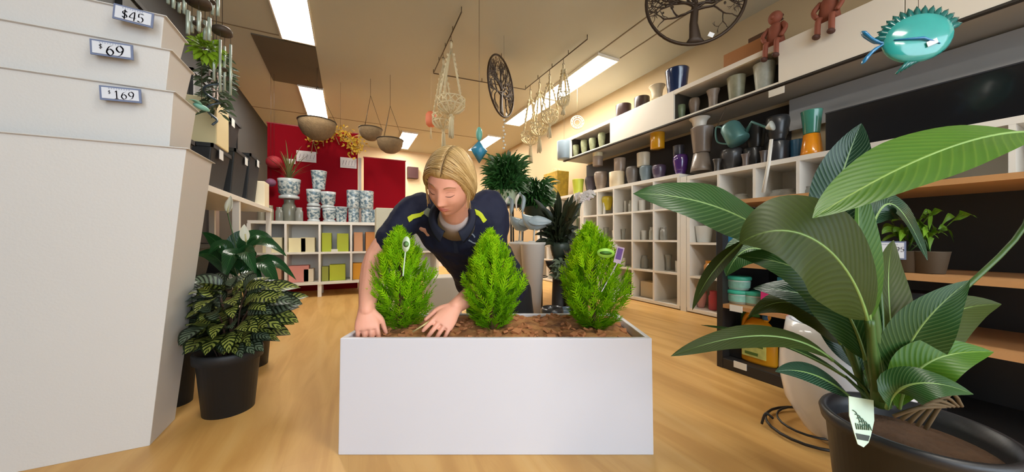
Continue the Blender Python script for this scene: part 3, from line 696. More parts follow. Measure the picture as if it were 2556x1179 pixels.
# ------------------------------------------------ blue and white ceramics on the back shelf
g = 'blue and white patterned pots on the back shelf'; BS = BH+.0015
def cer(u, vb, vt, w, label, st='footed', base=None, b=4.60, c='#b9bfc0', band='#6d8496'):
    return pot(u, vb, vt, w, b, c, label, st, 'b', base, g, .25, 'ceramic_pot', band=band, var=.2)
BW = 4.66
cer(783, 552, 516, 36, 'blue and white pot at the bottom of the first stack on the back shelf', base=BS)
cer(783, 516, 474, 38, 'footed blue and white pot upper in the first stack on the back shelf')
cer(822, 554, 520, 36, 'blue and white pot at the bottom of the second stack on the back shelf', base=BS)
cer(819, 520, 480, 40, 'footed blue and white pot upper in the second stack on the back shelf')
cer(796, 474, 428, 42, 'topmost blue-grey pot balanced above the two stacks', 'taper', b=4.68)
cer(852, 556, 518, 34, 'single white crackle pot right of the two stacks on the back shelf', 'taper', base=BS)
cer(883, 558, 520, 28, 'slim pot below the left one of the tall blue-white pair', 'straight', base=BS)
cer(882, 520, 476, 34, 'left one of the tall blue-white pair on the back shelf', 'straight')
cer(916, 560, 522, 30, 'pot below the right one of the tall blue-white pair', 'straight', base=BS)
cer(915, 522, 478, 36, 'right one of the tall blue-white pair on the back shelf', 'straight')
cer(936, 560, 528, 22, 'narrow blue pot at the right end of the first back shelf', 'straight', base=BS, b=4.56)
o = pot(722, 551, 497, 36, 4.62, '#77786c', 'grey glass pedestal under the wide banded planter', 'jar', 'b', BS, g, .2, 'glass_vase')
cer(722, 497, 448, 60, 'wide round blue-banded planter raised at the left of the back shelf', 'footed', b=4.62)
for i, (u, c) in enumerate(((652, '#8a8474'), (674, '#9a947f'), (697, '#7f8078'), (747, '#8d8d86'))):
    pot(u, 550, 516 if i != 1 else 512, 20, 4.55, c, ['clear glass jar at the left end of the back shelf', 'greenish glass jar second from the left on the back shelf', 'glass jar left of the grey pedestal on the back shelf', 'glass jar right of the grey pedestal on the back shelf'][i], 'jar', 'b', BS, 'glass jars on the back shelf', .12, 'glass_jar')
# twig plant in the planter
p = P(722, 448, zB(722, 4.62)); t = thing('grass_plant', 'thin reddish grass plant growing in the wide banded planter', 'plant', p)
q = MB(); rr = random.Random(3)
for k in range(34):
    a = rr.random()*6.28; e = rr.uniform(.05, .28); hh = rr.uniform(.12, .5)*(1 if k % 5 == 0 else .6)
    q.leaf([(0, 0, -.02), (e*.3*math.cos(a), e*.3*math.sin(a), hh*.7), (e*math.cos(a), e*math.sin(a), hh)], .014, (math.cos(a), math.sin(a), .4), 2, prof='strap', seg=7)
q.build('blades', mat('olive_blade', '#6d6a3a', .6, var=.4, scale=9), t)

# goods in the back shelf cubes
def cube_goods(specs):
    for u, vb, wd, hh, dp, col, lab in specs:
        row = BH-.36 if vb == 1 else .177
        p = onB(u, 4.55, row)
        carton('gift_box', p, (wd, dp, hh), col, lab, group='boxes in the cubes of the back shelf', flap=False)
yt = (.145+(BH-.145-.03)/2+.005+.02)+.001; yb_ = .1765
def gb(u, top, wd, hh, col, lab, b=4.60, dp=.16):
    p = onB(u, b, yt if top else yb_); ci = int((p.x+.975)/.33075); x0_ = -.975+.33075*ci+.03; x1_ = x0_+.33075-.038; wd = min(wd, .26)
    p.x = min(max(p.x, x0_+wd/2), x1_-wd/2); carton('gift_box', p, (wd, dp, hh), col, lab, group='boxes in the cubes of the back shelf', flap=False)
gb(641, 1, .09, .24, '#a39684', 'tall grey-beige box in the far left top cube of the back shelf')
gb(683, 1, .18, .17, '#e4d8b0', 'cream box in the far left top cube, right of the grey-beige box')
gb(731, 1, .17, .165, '#e6dbae', 'cream box in the second top cube, left one')
gb(770, 1, .14, .17, '#dfd3aa', 'cream box in the second top cube, right one')
gb(814, 1, .10, .225, '#aab52c', 'lime green box at the left of the third top cube')
gb(856, 1, .125, .22, '#b0bb30', 'lime green box at the right of the third top cube')
gb(835, 1, .07, .03, '#d8d4c4', 'low white tag box between the two lime green boxes', b=4.53, dp=.05)
gb(894, 1, .10, .235, '#cf9a72', 'peach box at the left of the fourth top cube')
gb(926, 1, .13, .24, '#cf8a48', 'orange box at the right of the fourth top cube')
gb(691, 0, .11, .17, '#cf9a78', 'peach box in the far left bottom cube behind leaves')
gb(737, 0, .20, .19, '#d88f85', 'salmon pink box in the second bottom cube')
gb(772, 0, .10, .15, '#e4d4ba', 'small cream box beside the salmon pink box')
gb(811, 0, .07, .17, '#8f9438', 'olive box at the left of the third bottom cube')
gb(843, 0, .17, .19, '#b4bd2a', 'wide lime green box in the third bottom cube')
gb(893, 0, .13, .20, '#d9981f', 'mustard box in the fourth bottom cube')

# goods in the right cube shelves: clear glasses and small white vases, two or three to a cube
M_glass = mat('clear_glass', '#c9c8bf', .08, var=.03, trans=.55); M_wc = mat('white_ceramic', '#dad6cc', .3, var=.05); M_sc = mat('silver_ceramic', '#8b8a86', .25, metal=.4, var=.2, scale=30)
protos = []
def proto(kind, m, r, h, lab):
    q = MB(); pot_mesh(q, r, h, kind, 16); o = q.build('glass_vase' if m is M_glass else 'small_vase', m); tag(o, lab, 'vase'); return o
first = {}
rows = ['bottom', 'third', 'second', 'top']; rr = random.Random(21)
cols1 = ['nearest', 'second nearest', 'middle', 'second farthest', 'farthest']
def shelf_h(k, H): return (.01+(H-.04)*0 if False else (.041 if k == 0 else .01+(H-.01-.03)*k/4+.005+.02))+.001
kinds = [('jar', M_glass, .035, .13, 'clear glass jar'), ('straight', M_wc, .032, .11, 'white vase'), ('egg', M_sc, .036, .10, 'silver round vase'), ('bell', M_glass, .034, .15, 'clear glass goblet'), ('straight', M_wc, .02, .16, 'slim white vase')]
def fill(y0, y1, ncol, H, where, cols, skip=()):
    for c in range(ncol):
        for r in range(1, 4):
            if (c, r) in skip: continue
            yy0 = y0+(y1-y0)*c/ncol; wd = (y1-y0)/ncol
            for j, f in enumerate((.27, .52, .77)):
                k = rr.randrange(5); kd = kinds[k]; x = 2.93+rr.uniform(-.03, .06)+(.1 if j == 1 else 0)
                lab = '%s %s in %s row, %s column, %s' % (['near', 'middle', 'far'][j], kd[4], rows[r], cols[c], where)
                loc = (x, yy0+wd*f+.01, shelf_h(r, H)); gq = 'small vases in the %s' % where
                if k not in first:
                    o = proto(kd[0], kd[1], kd[2], kd[3], lab); first[k] = o; o.location = loc; o['group'] = gq
                else: dup(first[k], loc, label=lab, group=gq, scale=rr.uniform(.85, 1.1))
fill(2.14, 3.61, 5, HR1, 'conifer-side shelf', cols1, skip=((4, 3),))
fill(3.63, 4.80, 4, HR1, 'far shelf', cols1[:1]+cols1[1:3]+cols1[4:], skip=((0, 1), (1, 1), (2, 1), (3, 1)))
carton('cream_box', (2.98, 2.585, shelf_h(0, HR1)), (.14, .2, .17), '#c9bca0', 'beige box in the bottom cube, second nearest column of the shelf behind the conifer', flap=False)
pot(1516, 531, 497, 30, 2.95, '#c9b42c', 'yellow pot in a top cube just above the third conifer', 'egg', name='yellow_pot')
carton('dark_vase_box', (2.95, 2.87, shelf_h(0, HR1)), (.06, .06, .18), '#4a4648', 'dark slim box in the bottom cube, middle column, behind the conifer', flap=False)
# near right unit cubes seen beside the gondola
yb1 = onA(1757, 2.95, 0).y
def s3(k): return shelf_h(k, HR2)
q = MB(); pot_mesh(q, .075, .15, 'taper'); tag(q.build('white_pot', mat('wp', '#dfe2e0', .3), loc=onA(1757, 2.95, s3(2))), 'white tapered pot in the cube just left of the black stand', 'pot')
q = MB(); pot_mesh(q, .055, .14, 'jar'); tag(q.build('orange_jar', mat('oj', '#d08a22', .2, coat=.6), loc=onA(1774, 2.93, s3(1))), 'amber orange jar in the cube just below the white tapered pot', 'jar')
q = MB(); pot_mesh(q, .05, .16, 'egg'); tag(q.build('pink_vase', mat('pv', '#c98f86', .35), loc=onA(1750, 2.95, s3(0))), 'pale pink vase in the bottom cube left of the black stand', 'vase')
q = MB(); pot_mesh(q, .04, .17, 'jar'); tag(q.build('red_vase', mat('rv', '#b5434a', .3), loc=onA(1781, 2.95, s3(0))), 'red vase beside the pale pink vase', 'vase')
for i, u in enumerate((1850, 1945, 1965, 2030)):
    q = MB(); pot_mesh(q, .06, .10, 'jar'); tag(q.build('glass_bowl', M_glass, loc=onA(u, 2.96, s3(3))), ['glass bowl in the top cube left of the white batten', 'glass bowl in the top cube right of the batten, left one', 'glass bowl in the top cube right of the batten, right one', 'glass bowl in the top cube below the bright orange pot'][i], 'bowl')
carton('white_block', (2.93, -.20+.28*int((onA(1962, 2.85, 0).y+.20)/.28)+.15, s3(2)), (.16, .24, .19), '#e6e4de', 'large white box filling the cube behind the big leaves', flap=False)
# yellow patterned bag at far end
t = thing('gift_bag', 'yellow patterned bag standing at the far end of the right shelves', 'bag', onA(1388, 2.98, H1)); 
MB().box((0, 0, .21), (.22, .40, .42), taper=.92).build('body', mat('yellow_print', '#b3902a', .6, var=.7, scale=16), t, bevel=.006)
for s in (-1, 1): MB().tube(spl([(s*.03, -.06, .42), (s*.03, -.04, .48), (s*.03, .04, .48), (s*.03, .06, .42)], 4), .004, 5).build('handle', M_rope, t)
pot(1408, 398, 354, 36, 2.80, '#7f8f9b', 'grey-blue pot hanging at the far end of the fascia', 'straight', base=None, name='hanging_pot')
o = bpy.data.objects[[x.name for x in bpy.data.objects if x.name.startswith('hanging_pot')][0]]
MB().tube([(0, 0, .1), (0, 0, HC-o.location.z)], .0015, 4).build('hanging_string', M_chain, o)
# ================================================================== LEFT SIDE GOODS
M_bp = mat('black_plastic', '#1b1d20', .55, var=.12, bump=.1, bscale=60)
def sqpot(name, label, c, w, d, h, m, tag_at=None, rz=0, group=None, taper=.8):
    t = thing(name, label, 'pot', c, rz, group)
    q = MB(); q.box((0, 0, h/2), (w, d, h), taper=taper); q.build('body', m, t, bevel=.008)
    q = MB(); b = .012
    for s in (-1, 1): q.box((s*(w/2), 0, h-.012), (b, d+b, .024)); q.box((0, s*(d/2), h-.012), (w+b, b, .024))
    q.build('rim', m, t)
    if tag_at: MB().box((w/2+.009, tag_at[1], h-.045), (.003, .07, .06)).build('price_ticket', mat('tag_white', '#e8eaea', .5), t)
    return t
g = 'black square planters on the left shelf'
LS = LH+.0015
sqpot('square_planter', 'black square planter at the near end of the left shelf', (-.95, 2.30, LS), .34, .34, .24, M_bp, (.155, .05, .16), group=g)
sqpot('square_planter', 'black square planter stacked under the cream box', (-.93, 2.82, LS), .36, .36, .28, M_bp, (.165, -.05, .2), group=g)
sqpot('square_planter', 'black square planter on the left shelf beside the cream box stack', (-.93, 3.28, LS), .36, .36, .36, M_bp, (.165, .08, .27), group=g)
sqpot('square_planter', 'tall black square planter farthest along the left shelf', (-.92, 3.70, LS), .34, .34, .42, M_bp, (.155, .05, .35), group=g)
sqpot('square_planter', 'black square planter on top of the middle left planter', (-.96, 3.28, LS+.362), .32, .32, .26, M_bp, (.145, -.06, .2), group=g)
carton('cream_box', (-.86, 2.80, LS+.2825), (.24, .24, .29), '#e3d3a2', 'tall cream box on top of a black planter beside the white pot stack', flap=False)
carton('white_box', (-.80, 4.00, LS), (.16, .20, .24), '#eee2c4', 'cream white box at the far end of the left shelf', flap=False)
carton('white_box', (-.97, 4.03, LS), (.10, .18, .27), '#e8d9b8', 'narrow cream box behind the white box at the end of the left shelf', flap=False)
M_can = mat('framed_canvas', '#35322f', .6, var=.3)
for i, (y, z, w, h) in enumerate(((3.35, 1.95, .7, .7), (4.3, 1.85, .45, .8), (5.1, 1.75, .7, .7))):
    t = thing('wall_frame', ['dark framed panel on the left wall nearest the wind chimes', 'narrow dark framed panel on the left wall beside the mauve post', 'dark framed panel on the left wall nearest the red boards'][i], 'frame', (XL+.002, y, z))
    MB().bb((0, -w/2, -h/2), (.012, w/2, h/2)).build('panel', M_can, t)
    q = MB()
    for s in (-1, 1): q.bb((0, s*w/2-.015, -h/2-.015), (.03, s*w/2+.015, h/2+.015)); q.bb((0, -w/2-.015, s*h/2-.015), (.03, w/2+.015, s*h/2+.015))
    q.build('frame', mat('black_frame', '#1d1b1a', .5), t)
for i, (y, z) in enumerate(((2.6, .42), (3.3, .42), (2.5, .09), (3.2, .09))):
    sqpot('square_planter', ['dark planter on the middle board of the left unit, near end', 'dark planter on the middle board of the left unit, far half', 'dark planter on the lowest board of the left unit, near end', 'dark planter on the lowest board of the left unit, far half'][i], (-.96, y, z-.0085), .34, .42, .24 if z > .2 else .22, M_bp, group='dark planters inside the left unit')

# ------------------------------------------------ tall stack of white tapered planters with price signs
M_wp = mat('white_planter', '#cdcac6', .42, var=.03, scale=2, bump=.04, bscale=150)
def frustum(q, bot, top, z0, z1, wall=.02, lip=.03):
    """bot/top: (xmin, xmax, ymin, ymax); open top with a flat lip and inner walls"""
    def ring(r, z, i=0): return [(r[0]+i, r[2]+i, z), (r[1]-i, r[2]+i, z), (r[1]-i, r[3]-i, z), (r[0]+i, r[3]-i, z)]
    rings = [ring(bot, z0), ring(top, z1-lip), ring([top[0]-.008, top[1]+.008, top[2]-.008, top[3]+.008], z1-lip+.001), ring([top[0]-.008, top[1]+.008, top[2]-.008, top[3]+.008], z1), ring(top, z1, wall), ring(top, z1-.12, wall+.01)]
    vs = [p for r in rings for p in r]; fs = [(3, 2, 1, 0)]
    for i in range(len(rings)-1):
        for k in range(4): fs.append((i*4+k, i*4+(k+1) % 4, i*4+4+(k+1) % 4, i*4+4+k))
    q.add(vs, fs, False)
sx = -.5885
dims = [((-1.02, -.592, 1.520, 1.70), (-1.13, -.455, 1.381, 1.60), 0.0, .97, 'largest white tapered planter at the bottom of the stack, standing on the floor'),
        ((-1.00, -.53, 1.46, 1.58), (-1.10, -.500, 1.425, 1.60), .851, 1.155, 'white planter with the $169 sign, nested in the largest one'),
        ((-.97, -.545, 1.47, 1.57), (-1.08, -.512, 1.436, 1.60), 1.036, 1.29, 'white planter with the $69 sign, second from the top of the stack'),
        ((-.95, -.56, 1.48, 1.57), (-1.06, -.530, 1.446, 1.60), 1.171, 1.40, 'white planter with the $45 sign, topmost of the stack')]
GLY = {'1': [[(.35, .78), (.55, .98), (.55, .02)], [(.3, 0), (.8, 0)]],
       '6': [[(.82, .95), (.45, .8), (.2, .45), (.2, .2), (.5, 0), (.82, .2), (.82, .42), (.5, .6), (.22, .4)]],
       '9': [[(.2, .02), (.58, .18), (.82, .55), (.82, .8), (.5, 1.0), (.18, .8), (.18, .58), (.5, .4), (.8, .6)]],
       '4': [[(.7, 0), (.7, 1), (.08, .32), (.95, .32)]],
       '5': [[(.85, .97), (.3, .97), (.25, .56), (.6, .6), (.84, .36), (.7, .08), (.4, 0), (.12, .1)]],
       '$': [[(.8, .78), (.5, .9), (.22, .74), (.35, .54), (.68, .44), (.8, .24), (.5, .08), (.2, .22)], [(.5, 1.04), (.5, -.06)]]}
def glyph_text(q, s, x, z, size, y=-.003, w=.10):
    """calligraphic figures drawn in the XZ plane, facing -Y"""
    for ch in s:
        k = size*(.62 if ch == '^' else 1)
        for st in GLY[ch]:
            pts = spl([Vector((x+px*size*.62, y, z+pz*size)) for px, pz in st], 5) if len(st) > 3 else [Vector((x+px*size*.62, y, z+pz*size)) for px, pz in st]
            nib = Vector((w*size*.5, 0, w*size*.14)); vs = []; fs = []
            for i, p in enumerate(pts): vs += [p-nib, p+nib, p+nib+Vector((0, 0, .02*size)), p-nib-Vector((0, 0, .02*size))]
            for i in range(len(pts)-1): fs += [(4*i, 4*i+1, 4*i+5, 4*i+4), (4*i+3, 4*i+2, 4*i+6, 4*i+7)]
            q.add(vs, fs, False)
        x += size*.66
M_bord = mat('sign_border', '#6c7794', .5); M_card = mat('sign_card', '#d3d6dd', .45); M_num = mat('sign_ink', '#4a4e5c', .5)
def price_sign(label, p, w, h, main, size, dollar=True, roll=0, tilt=0, minor=None, rz=0, board=None):
    t = thing('price_sign', label, 'sign', p, rz); t.rotation_euler = (tilt, roll, rz)
    MB().box((0, 0, 0), (w, .003, h)).build('border', M_bord, t)
    MB().box((0, -.0022, 0), (w-.010, .002, h-.010)).build('card', M_card, t)
    q = MB(); L = len(main)*size*.66
    x0 = -L/2+(.008 if dollar else 0)
    glyph_text(q, main, x0, -size*.62, size, -.0042)
    if dollar: glyph_text(q, '$', x0-size*.42, -size*.62+size*.5, size*.45, -.0042)
    if minor: glyph_text(q, minor, x0+L+.001, -size*.62+size*.5, size*.45, -.0042)
    q.build('printed_price', M_num, t)
    q = MB()
    for k in range(9): q.box((-w*.26+k*w*.06, -.0036, h*.33), (w*.035, .0004, .0035))
    q.build('small_print', mat('pale_print', '#a9afbe', .6), t); return t
for i, (bt, tp, z0, z1, lb) in enumerate(dims):
    t = thing('tapered_planter', lb, 'planter', ((bt[0]+bt[1])/2, (bt[2]+bt[3])/2, z0), group='white tapered planters nested in a stack'); c = t.location
    off = lambda r: [r[0]-c.x, r[1]-c.x, r[2]-c.y, r[3]-c.y]
    q = MB(); frustum(q, off(bt), off(tp), 0, z1-z0, .018, .004); q.build('body', M_wp, t, bevel=.004)
def sp(u, v, y): return P(u, v, zB(u, y))
price_sign('blue-edged price sign, lowest on the white planter stack, reading $169', sp(302, 236, 1.405), .088, .042, '169', .024, roll=math.radians(-3))
price_sign('blue-edged price sign, middle one of the planter stack, reading $69', sp(280, 124, 1.412), .09, .045, '69', .032, roll=math.radians(-2))
price_sign('blue-edged price sign reading $45, highest on the white planter stack', sp(334, 40, 1.412), .088, .046, '$45', .026, dollar=False, roll=math.radians(4))

# ------------------------------------------------ wind chimes and hanging things behind the stack
M_al = mat('pale_tube', '#b4bfae', .3, metal=.3); M_wood = mat('chime_wood', '#4a3c30', .6)
def chime(label, u, v_top, v_bot, z, n=5, R=.05, r=.009):
    top = P(u, v_top, z); t = thing('wind_chime', label, 'wind chime', top, group='wind chimes hanging behind the white planter stack')
    MB().lathe([(0, 0), (R*1.25, 0), (R*1.25, .02), (R, .03), (0, .03)], 20).build('top_disc', M_wood, t)
    L = (v_bot-v_top)*z/FOC
    for k in range(n):
        a = 6.283*k/n; x, y = R*math.cos(a), R*math.sin(a); l = L*(1-.1*(k % 3))
        MB().tube([(x, y, -.05), (x, y, -l)], r, 10).build('tube', M_al, t)
    q = MB()
    for k in range(n): a = 6.283*k/n; q.tube([(R*math.cos(a), R*math.sin(a), 0), (R*math.cos(a), R*math.sin(a), -.05)], .001, 4)
    q.tube([(0, 0, .03), (0, 0, HC-top.z)], .0015, 4); q.build('string', M_chain, t)
    MB().lathe([(0, 0), (.022, 0), (.022, .008), (0, .008)], 14, (0, 0, -L*.6)).build('striker', M_wood, t)
chime('large wind chime with thick pale tubes at the top left', 496, 12, 96, 1.55, 5, .038, .0075)
chime('wind chime with long thin pale tubes, farthest right of the group', 555, 84, 235, 1.75, 4, .034, .006)
chime('wind chime with short white tubes hanging at the very top left edge', 525, -40, 36, 1.7, 4, .03, .007)
chime('wind chime with short white tubes above the white planter stack', 440, -50, 30, 1.65, 4, .03, .007)
# bright green hanging plant
M_lime = mat('lime_leaf', '#86a81e', .5, var=.3, scale=20)
p = P(512, 122, 1.72); t = thing('hanging_plant', 'bright lime green leafy plant hanging among the wind chimes', 'plant', p); q = MB(); rr = random.Random(9)
for k in range(170):
    d = Vector((rr.gauss(0, 1), rr.gauss(0, 1), rr.gauss(0, 1))).normalized(); c = d*rr.uniform(.01, .055); q.leaf([c, c+d*.02, c+d*.04-UP*.012], .022, (rr.random()-.5, -1, .8), 2, seg=4)
q.build('foliage', M_lime, t)
MB().tube([(0, 0, 0), (0, 0, HC-p.z)], .0015, 4).build('hanging_string', M_chain, t)
# darker trailing plant + teal ornament + swirl
M_trail = mat('trail_leaf', '#4c5b3c', .55, var=.4, scale=20)
p = P(540, 190, 1.95); t = thing('hanging_plant', 'dark trailing plant hanging below the wind chimes', 'plant', p); q = MB()
for k in range(260):
    a = rr.random()*6.28; z = rr.uniform(-.22, .14); rad = rr.uniform(.02, .075)*(1-abs(z)*1.5); c = Vector((rad*math.cos(a), rad*math.sin(a), z)); d = Vector((math.cos(a), math.sin(a), rr.uniform(-.8, .4)))
    q.leaf([c, c+d*.02, c+d*.045-UP*.01], .02, (rr.random()-.5, -1, .6), 2, seg=4)
q.build('foliage', M_trail, t); MB().tube([(0, 0, -.2), (0, 0, HC-p.z)], .002, 4).build('hanging_string', M_chain, t)
p = P(532, 240, 1.9); t = thing('spiral_ornament', 'blue and silver hanging spiral ornament above the cream box', 'ornament', p); q = MB()
q.tube([(.05*math.sin(k*.35)*(1-k/60), .05*math.cos(k*.35)*(1-k/60), .10-k*.006) for k in range(46)], .006, 6); q.build('spiral', mat('slate_blue', '#56646e', .3, metal=.4), t)
MB().tube([(0, 0, .09), (0, 0, HC-p.z)], .0012, 4).build('hanging_string', M_chain, t)
p = P(503, 268, 1.75); t = thing('bird_ornament', 'mint green hanging bird ornament just above the cream box', 'ornament', p); q = MB()
q.ball((0, 0, 0), (.035, .016, .014), 8, Euler((0, .3, .4)).to_matrix()); q.build('body', mat('mint', '#8ec9b4', .4), t)
for s in (-1, 1): MB().leaf([(0, 0, 0), (-.01, s*.03, .025), (-.03, s*.06, .015)], .03, (0, 0, 1), 3, seg=6).build('wing', mat('mint', '#8ec9b4', .4), t, solid=.002)
MB().tube([(0, 0, .0), (0, 0, HC-p.z)], .0012, 4).build('hanging_string', M_chain, t)

# ------------------------------------------------ gondola goods
def tub(label, loc, c='#3fb79a'):
    t = thing('plastic_tub', label, 'tub', loc, group='teal lidded tubs on the black stand')
    MB().lathe([(0, 0), (.045, 0), (.052, .05), (.052, .052), (0, .052)], 26, sx=1, sy=1.1).build('body', mat('tub_pale', '#cfe0d8', .4, var=.25, scale=40), t)
    MB().lathe([(0, .052), (.055, .052), (.057, .056), (.057, .068), (.052, .072), (0, .072)], 26, sx=1, sy=1.1).build('lid', mat('tub_teal', c, .35), t)
    MB().lathe([(.0505, .012), (.0532, .045)], 26, sx=1, sy=1.1).build('label_band', mat('tub_label', '#8fc9b8', .5, var=.4, scale=60), t)
def gl(u, a, h): return onA(u, a, h+.001)
tub('teal lidded tub, upper one of the stack on the lower timber shelf', gl(1842, 1.875, .34+.0735)); tub('teal lidded tub, bottom one of the stack on the lower timber shelf', gl(1842, 1.875, .34))
tub('teal lidded tub behind the leaves on the lower timber shelf', gl(1885, 1.90, .34))
carton('pink_packet', gl(1950, 1.87, .34), (.08, .14, .10), '#d22f78', 'bright pink packet on the lower timber shelf behind leaves', flap=False)
carton('blue_packet', gl(1825, 1.88, .56), (.10, .1, .17), '#2f7fae', 'bright blue packet on the second timber shelf behind the leaf edge', flap=False)
carton('blue_packet', gl(1990, 1.9, .34), (.10, .12, .16), '#2a8aa8', 'turquoise packet behind the large stems on the lower timber shelf', flap=False)
# orange jug of weed killer
t = thing('orange_jug', 'yellow-orange handled jug with a white and green label on the base board', 'jug', gl(1893, 1.87, .055))
M_or = mat('jug_orange', '#e29a17', .4)
q = MB(); q.loft([((0, 0, z), (.04*k, 0, 0), (0, .085*kk, 0)) for z, k, kk in ((0, .9, .95), (.01, 1, 1), (.13, 1, 1), (.165, .95, .92), (.20, .7, .66), (.225, .4, .35))], 28); q.build('body', M_or, t)
MB().tube(spl([(0, -.03, .215), (0, -.045, .245), (0, .02, .255), (0, .06, .22), (0, .07, .17)], 5), .011, 8).build('handle', M_or, t)
MB().lathe([(0, 0), (.016, 0), (.016, .03), (0, .03)], 16, (0, -.035, .225)).build('cap', mat('cap_blue', '#2c6ca8', .4), t)
MB().box((-.0415, 0, .075), (.004, .11, .085)).build('label', mat('label_mixed', '#b9bd6a', .5, var=.6, scale=30), t, bevel=.0)
q = MB(); q.box((-.0442, 0, .095), (.001, .085, .018)); q.box((-.0442, .01, .05), (.001, .06, .014)); q.build('label_stripe', mat('label_green', '#4b6a2a', .5), t)
carton('green_packet', gl(1838, 1.88, .055), (.08, .09, .16), '#1c1c1e', 'black packet left of the yellow-orange jug', flap=False)
carton('green_packet', gl(1868, 1.98, .055), (.07, .08, .24), '#5f8a36', 'green packet behind the yellow-orange jug', flap=False)
for i, (u, a, h, c, r, hh) in enumerate(((2215, 1.9, .34, '#8d1f28', .045, .16), (2260, 1.88, .34, '#3a1a18', .06, .12), (2300, 1.9, .34, '#23262c', .06, .15), (2215, 1.9, .055, '#2b3d2a', .06, .16), (2290, 1.9, .055, '#1d1d20', .07, .2))):
    q = MB(); pot_mesh(q, r, hh, 'straight'); tag(q.build('bottle' if i == 0 else 'plastic_pot', mat('gp_'+c[1:], c, .4), loc=gl(u, a, h)), ['dark red bottle on the black stand right of the thick plant stem', 'dark brown pot on the black stand beside the dark red bottle', 'dark grey pot on the black stand at the right edge', 'dark green pot on the base of the black stand behind the stems', 'black pot on the base of the black stand at the right edge'][i], 'pot' if i else 'bottle')
# 9.95 sign on the second shelf
pz = onA(2222, 1.755, .645)
price_sign('white price sign with a large 9 on the second timber shelf', pz, .075, .065, '9', .036, dollar=False, minor='95', rz=-math.pi/2+.25, roll=math.radians(0))
for i, u in enumerate((2265, 2320)):
    q = MB(); pot_mesh(q, .05, .08, 'taper'); tag(q.build('plastic_pot', mat('pot_olive', '#4a3d2c', .6), loc=gl(u, 1.90, .56)), ['small brown pot holding the left green plant on the second timber shelf', 'small brown pot holding the right green plant on the second timber shelf'][i], 'pot')

# ------------------------------------------------ big white egg pot and wire stand
t = tag(MB().lathe([(0, 0), (.07, 0), (.10, .03), (.15, .12), (.167, .21), (.165, .28), (.152, .36), (.146, .40), (.132, .40), (.138, .35), (.15, .26), (.12, .12), (0, .06)], 48).build('round_pot', mat('gloss_white', '#e6e6e8', .2, coat=.5, var=.01), loc=W(1.12, 1.13)), 'large glossy white egg-shaped pot behind the spathe plant', 'pot')
q = MB().lathe([(0, .34), (.138, .34)], 32); o = q.build('potting_soil', mat('dark_soil', '#2a1d17', .9, bump=.8), t)
t = thing('wire_stand', 'black wire plant ring lying on the floor at the foot of the white egg-shaped pot', 'wire stand', W(1.085, 1.19)); t.scale = (.85, .85, 1); q = MB()
q.tube([(.19*math.cos(k*.2618), .16*math.sin(k*.2618), .012) for k in range(25)], .005, 6); q.tube([(.15*math.cos(k*.2618), .12*math.sin(k*.2618), .03) for k in range(25)], .004, 6); q.build('ring', M_blk, t)
for a in (2.4, 4.2): MB().tube(spl([(.17*math.cos(a), .14*math.sin(a), .03), (.20*math.cos(a), .165*math.sin(a), .045), (.215*math.cos(a), .18*math.sin(a), .005)], 4), .005, 6).build('foot', M_blk, t)

# ------------------------------------------------ the white trough in front
TX0, TX1, TZ0, TZ1, TH = -.548, .446, 1.0586, 1.41, .37
M_tr = mat('trough_white', '#d6d6de', .35, var=.012, scale=2)
t = thing('planter_trough', 'long white rectangular trough holding three lemon conifers', 'planter', W((TX0+TX1)/2, (TZ0+TZ1)/2), rz=-YAW)
hw, hd = (TX1-TX0)/2, (TZ1-TZ0)/2
q = MB(); wl = .016
def rg(i, z, e=0): return [(-hw-e+i, -hd-e+i, z), (hw+e-i, -hd-e+i, z), (hw+e-i, hd+e-i, z), (-hw-e+i, hd+e-i, z)]
rings = [rg(0, 0, .004), rg(0, TH), rg(wl, TH), rg(wl, .30), ]
vs = [p for r_ in rings for p in r_]; fs = [(3, 2, 1, 0), (12, 13, 14, 15)]
for i in range(3):
    for k in range(4): fs.append((i*4+k, i*4+(k+1) % 4, i*4+4+(k+1) % 4, i*4+4+k))
q.add(vs, fs, False); q.build('box', M_tr, t, bevel=.003)
# soil heap: one surface
M_soil = bpy.data.materials.new('potting_mix'); M_soil.use_nodes = True; nt = M_soil.node_tree
no = nt.nodes.new('ShaderNodeTexNoise'); no.inputs['Scale'].default_value = 18; no.inputs['Detail'].default_value = 8; tc = nt.nodes.new('ShaderNodeTexCoord'); nt.links.new(tc.outputs['Object'], no.inputs[0])
rp = ramp(nt, [(.3, '#5c3720'), (.45, '#94633a'), (.6, '#b5824f'), (.75, '#b3623a')]); nt.links.new(no.outputs[0], rp.inputs[0]); nt.links.new(rp.outputs[0], nt.nodes['Principled BSDF'].inputs['Base Color']); nt.nodes['Principled BSDF'].inputs['Roughness'].default_value = .95
bp = nt.nodes.new('ShaderNodeBump'); bp.inputs['Strength'].default_value = 1; bp.inputs['Distance'].default_value = .02; nt.links.new(no.outputs[0], bp.inputs['Height']); nt.links.new(bp.outputs[0], nt.nodes['Principled BSDF'].inputs['Normal'])
nx, ny = 110, 40; vs = []; fs = []
def soil_z(x, y):
    e = min(1, (hw-wl-abs(x))/.05, (hd-wl-abs(y))/.04); n = noise.noise(Vector((x*7, y*7, 3)))*.016+noise.noise(Vector((x*26, y*26, 1)))*.008+noise.noise(Vector((x*60, y*60, 1)))*.004
    return TH-.030+max(0, e)*(.022+n)+.012*(y/hd)
for j in range(ny+1):
    for i in range(nx+1):
        x = (-1+2*i/nx)*(hw-wl-.001); y = (-1+2*j/ny)*(hd-wl-.001); vs.append((x, y, soil_z(x, y)))
for j in range(ny):
    for i in range(nx): a = j*(nx+1)+i; fs.append((a, a+1, a+nx+2, a+nx+1))
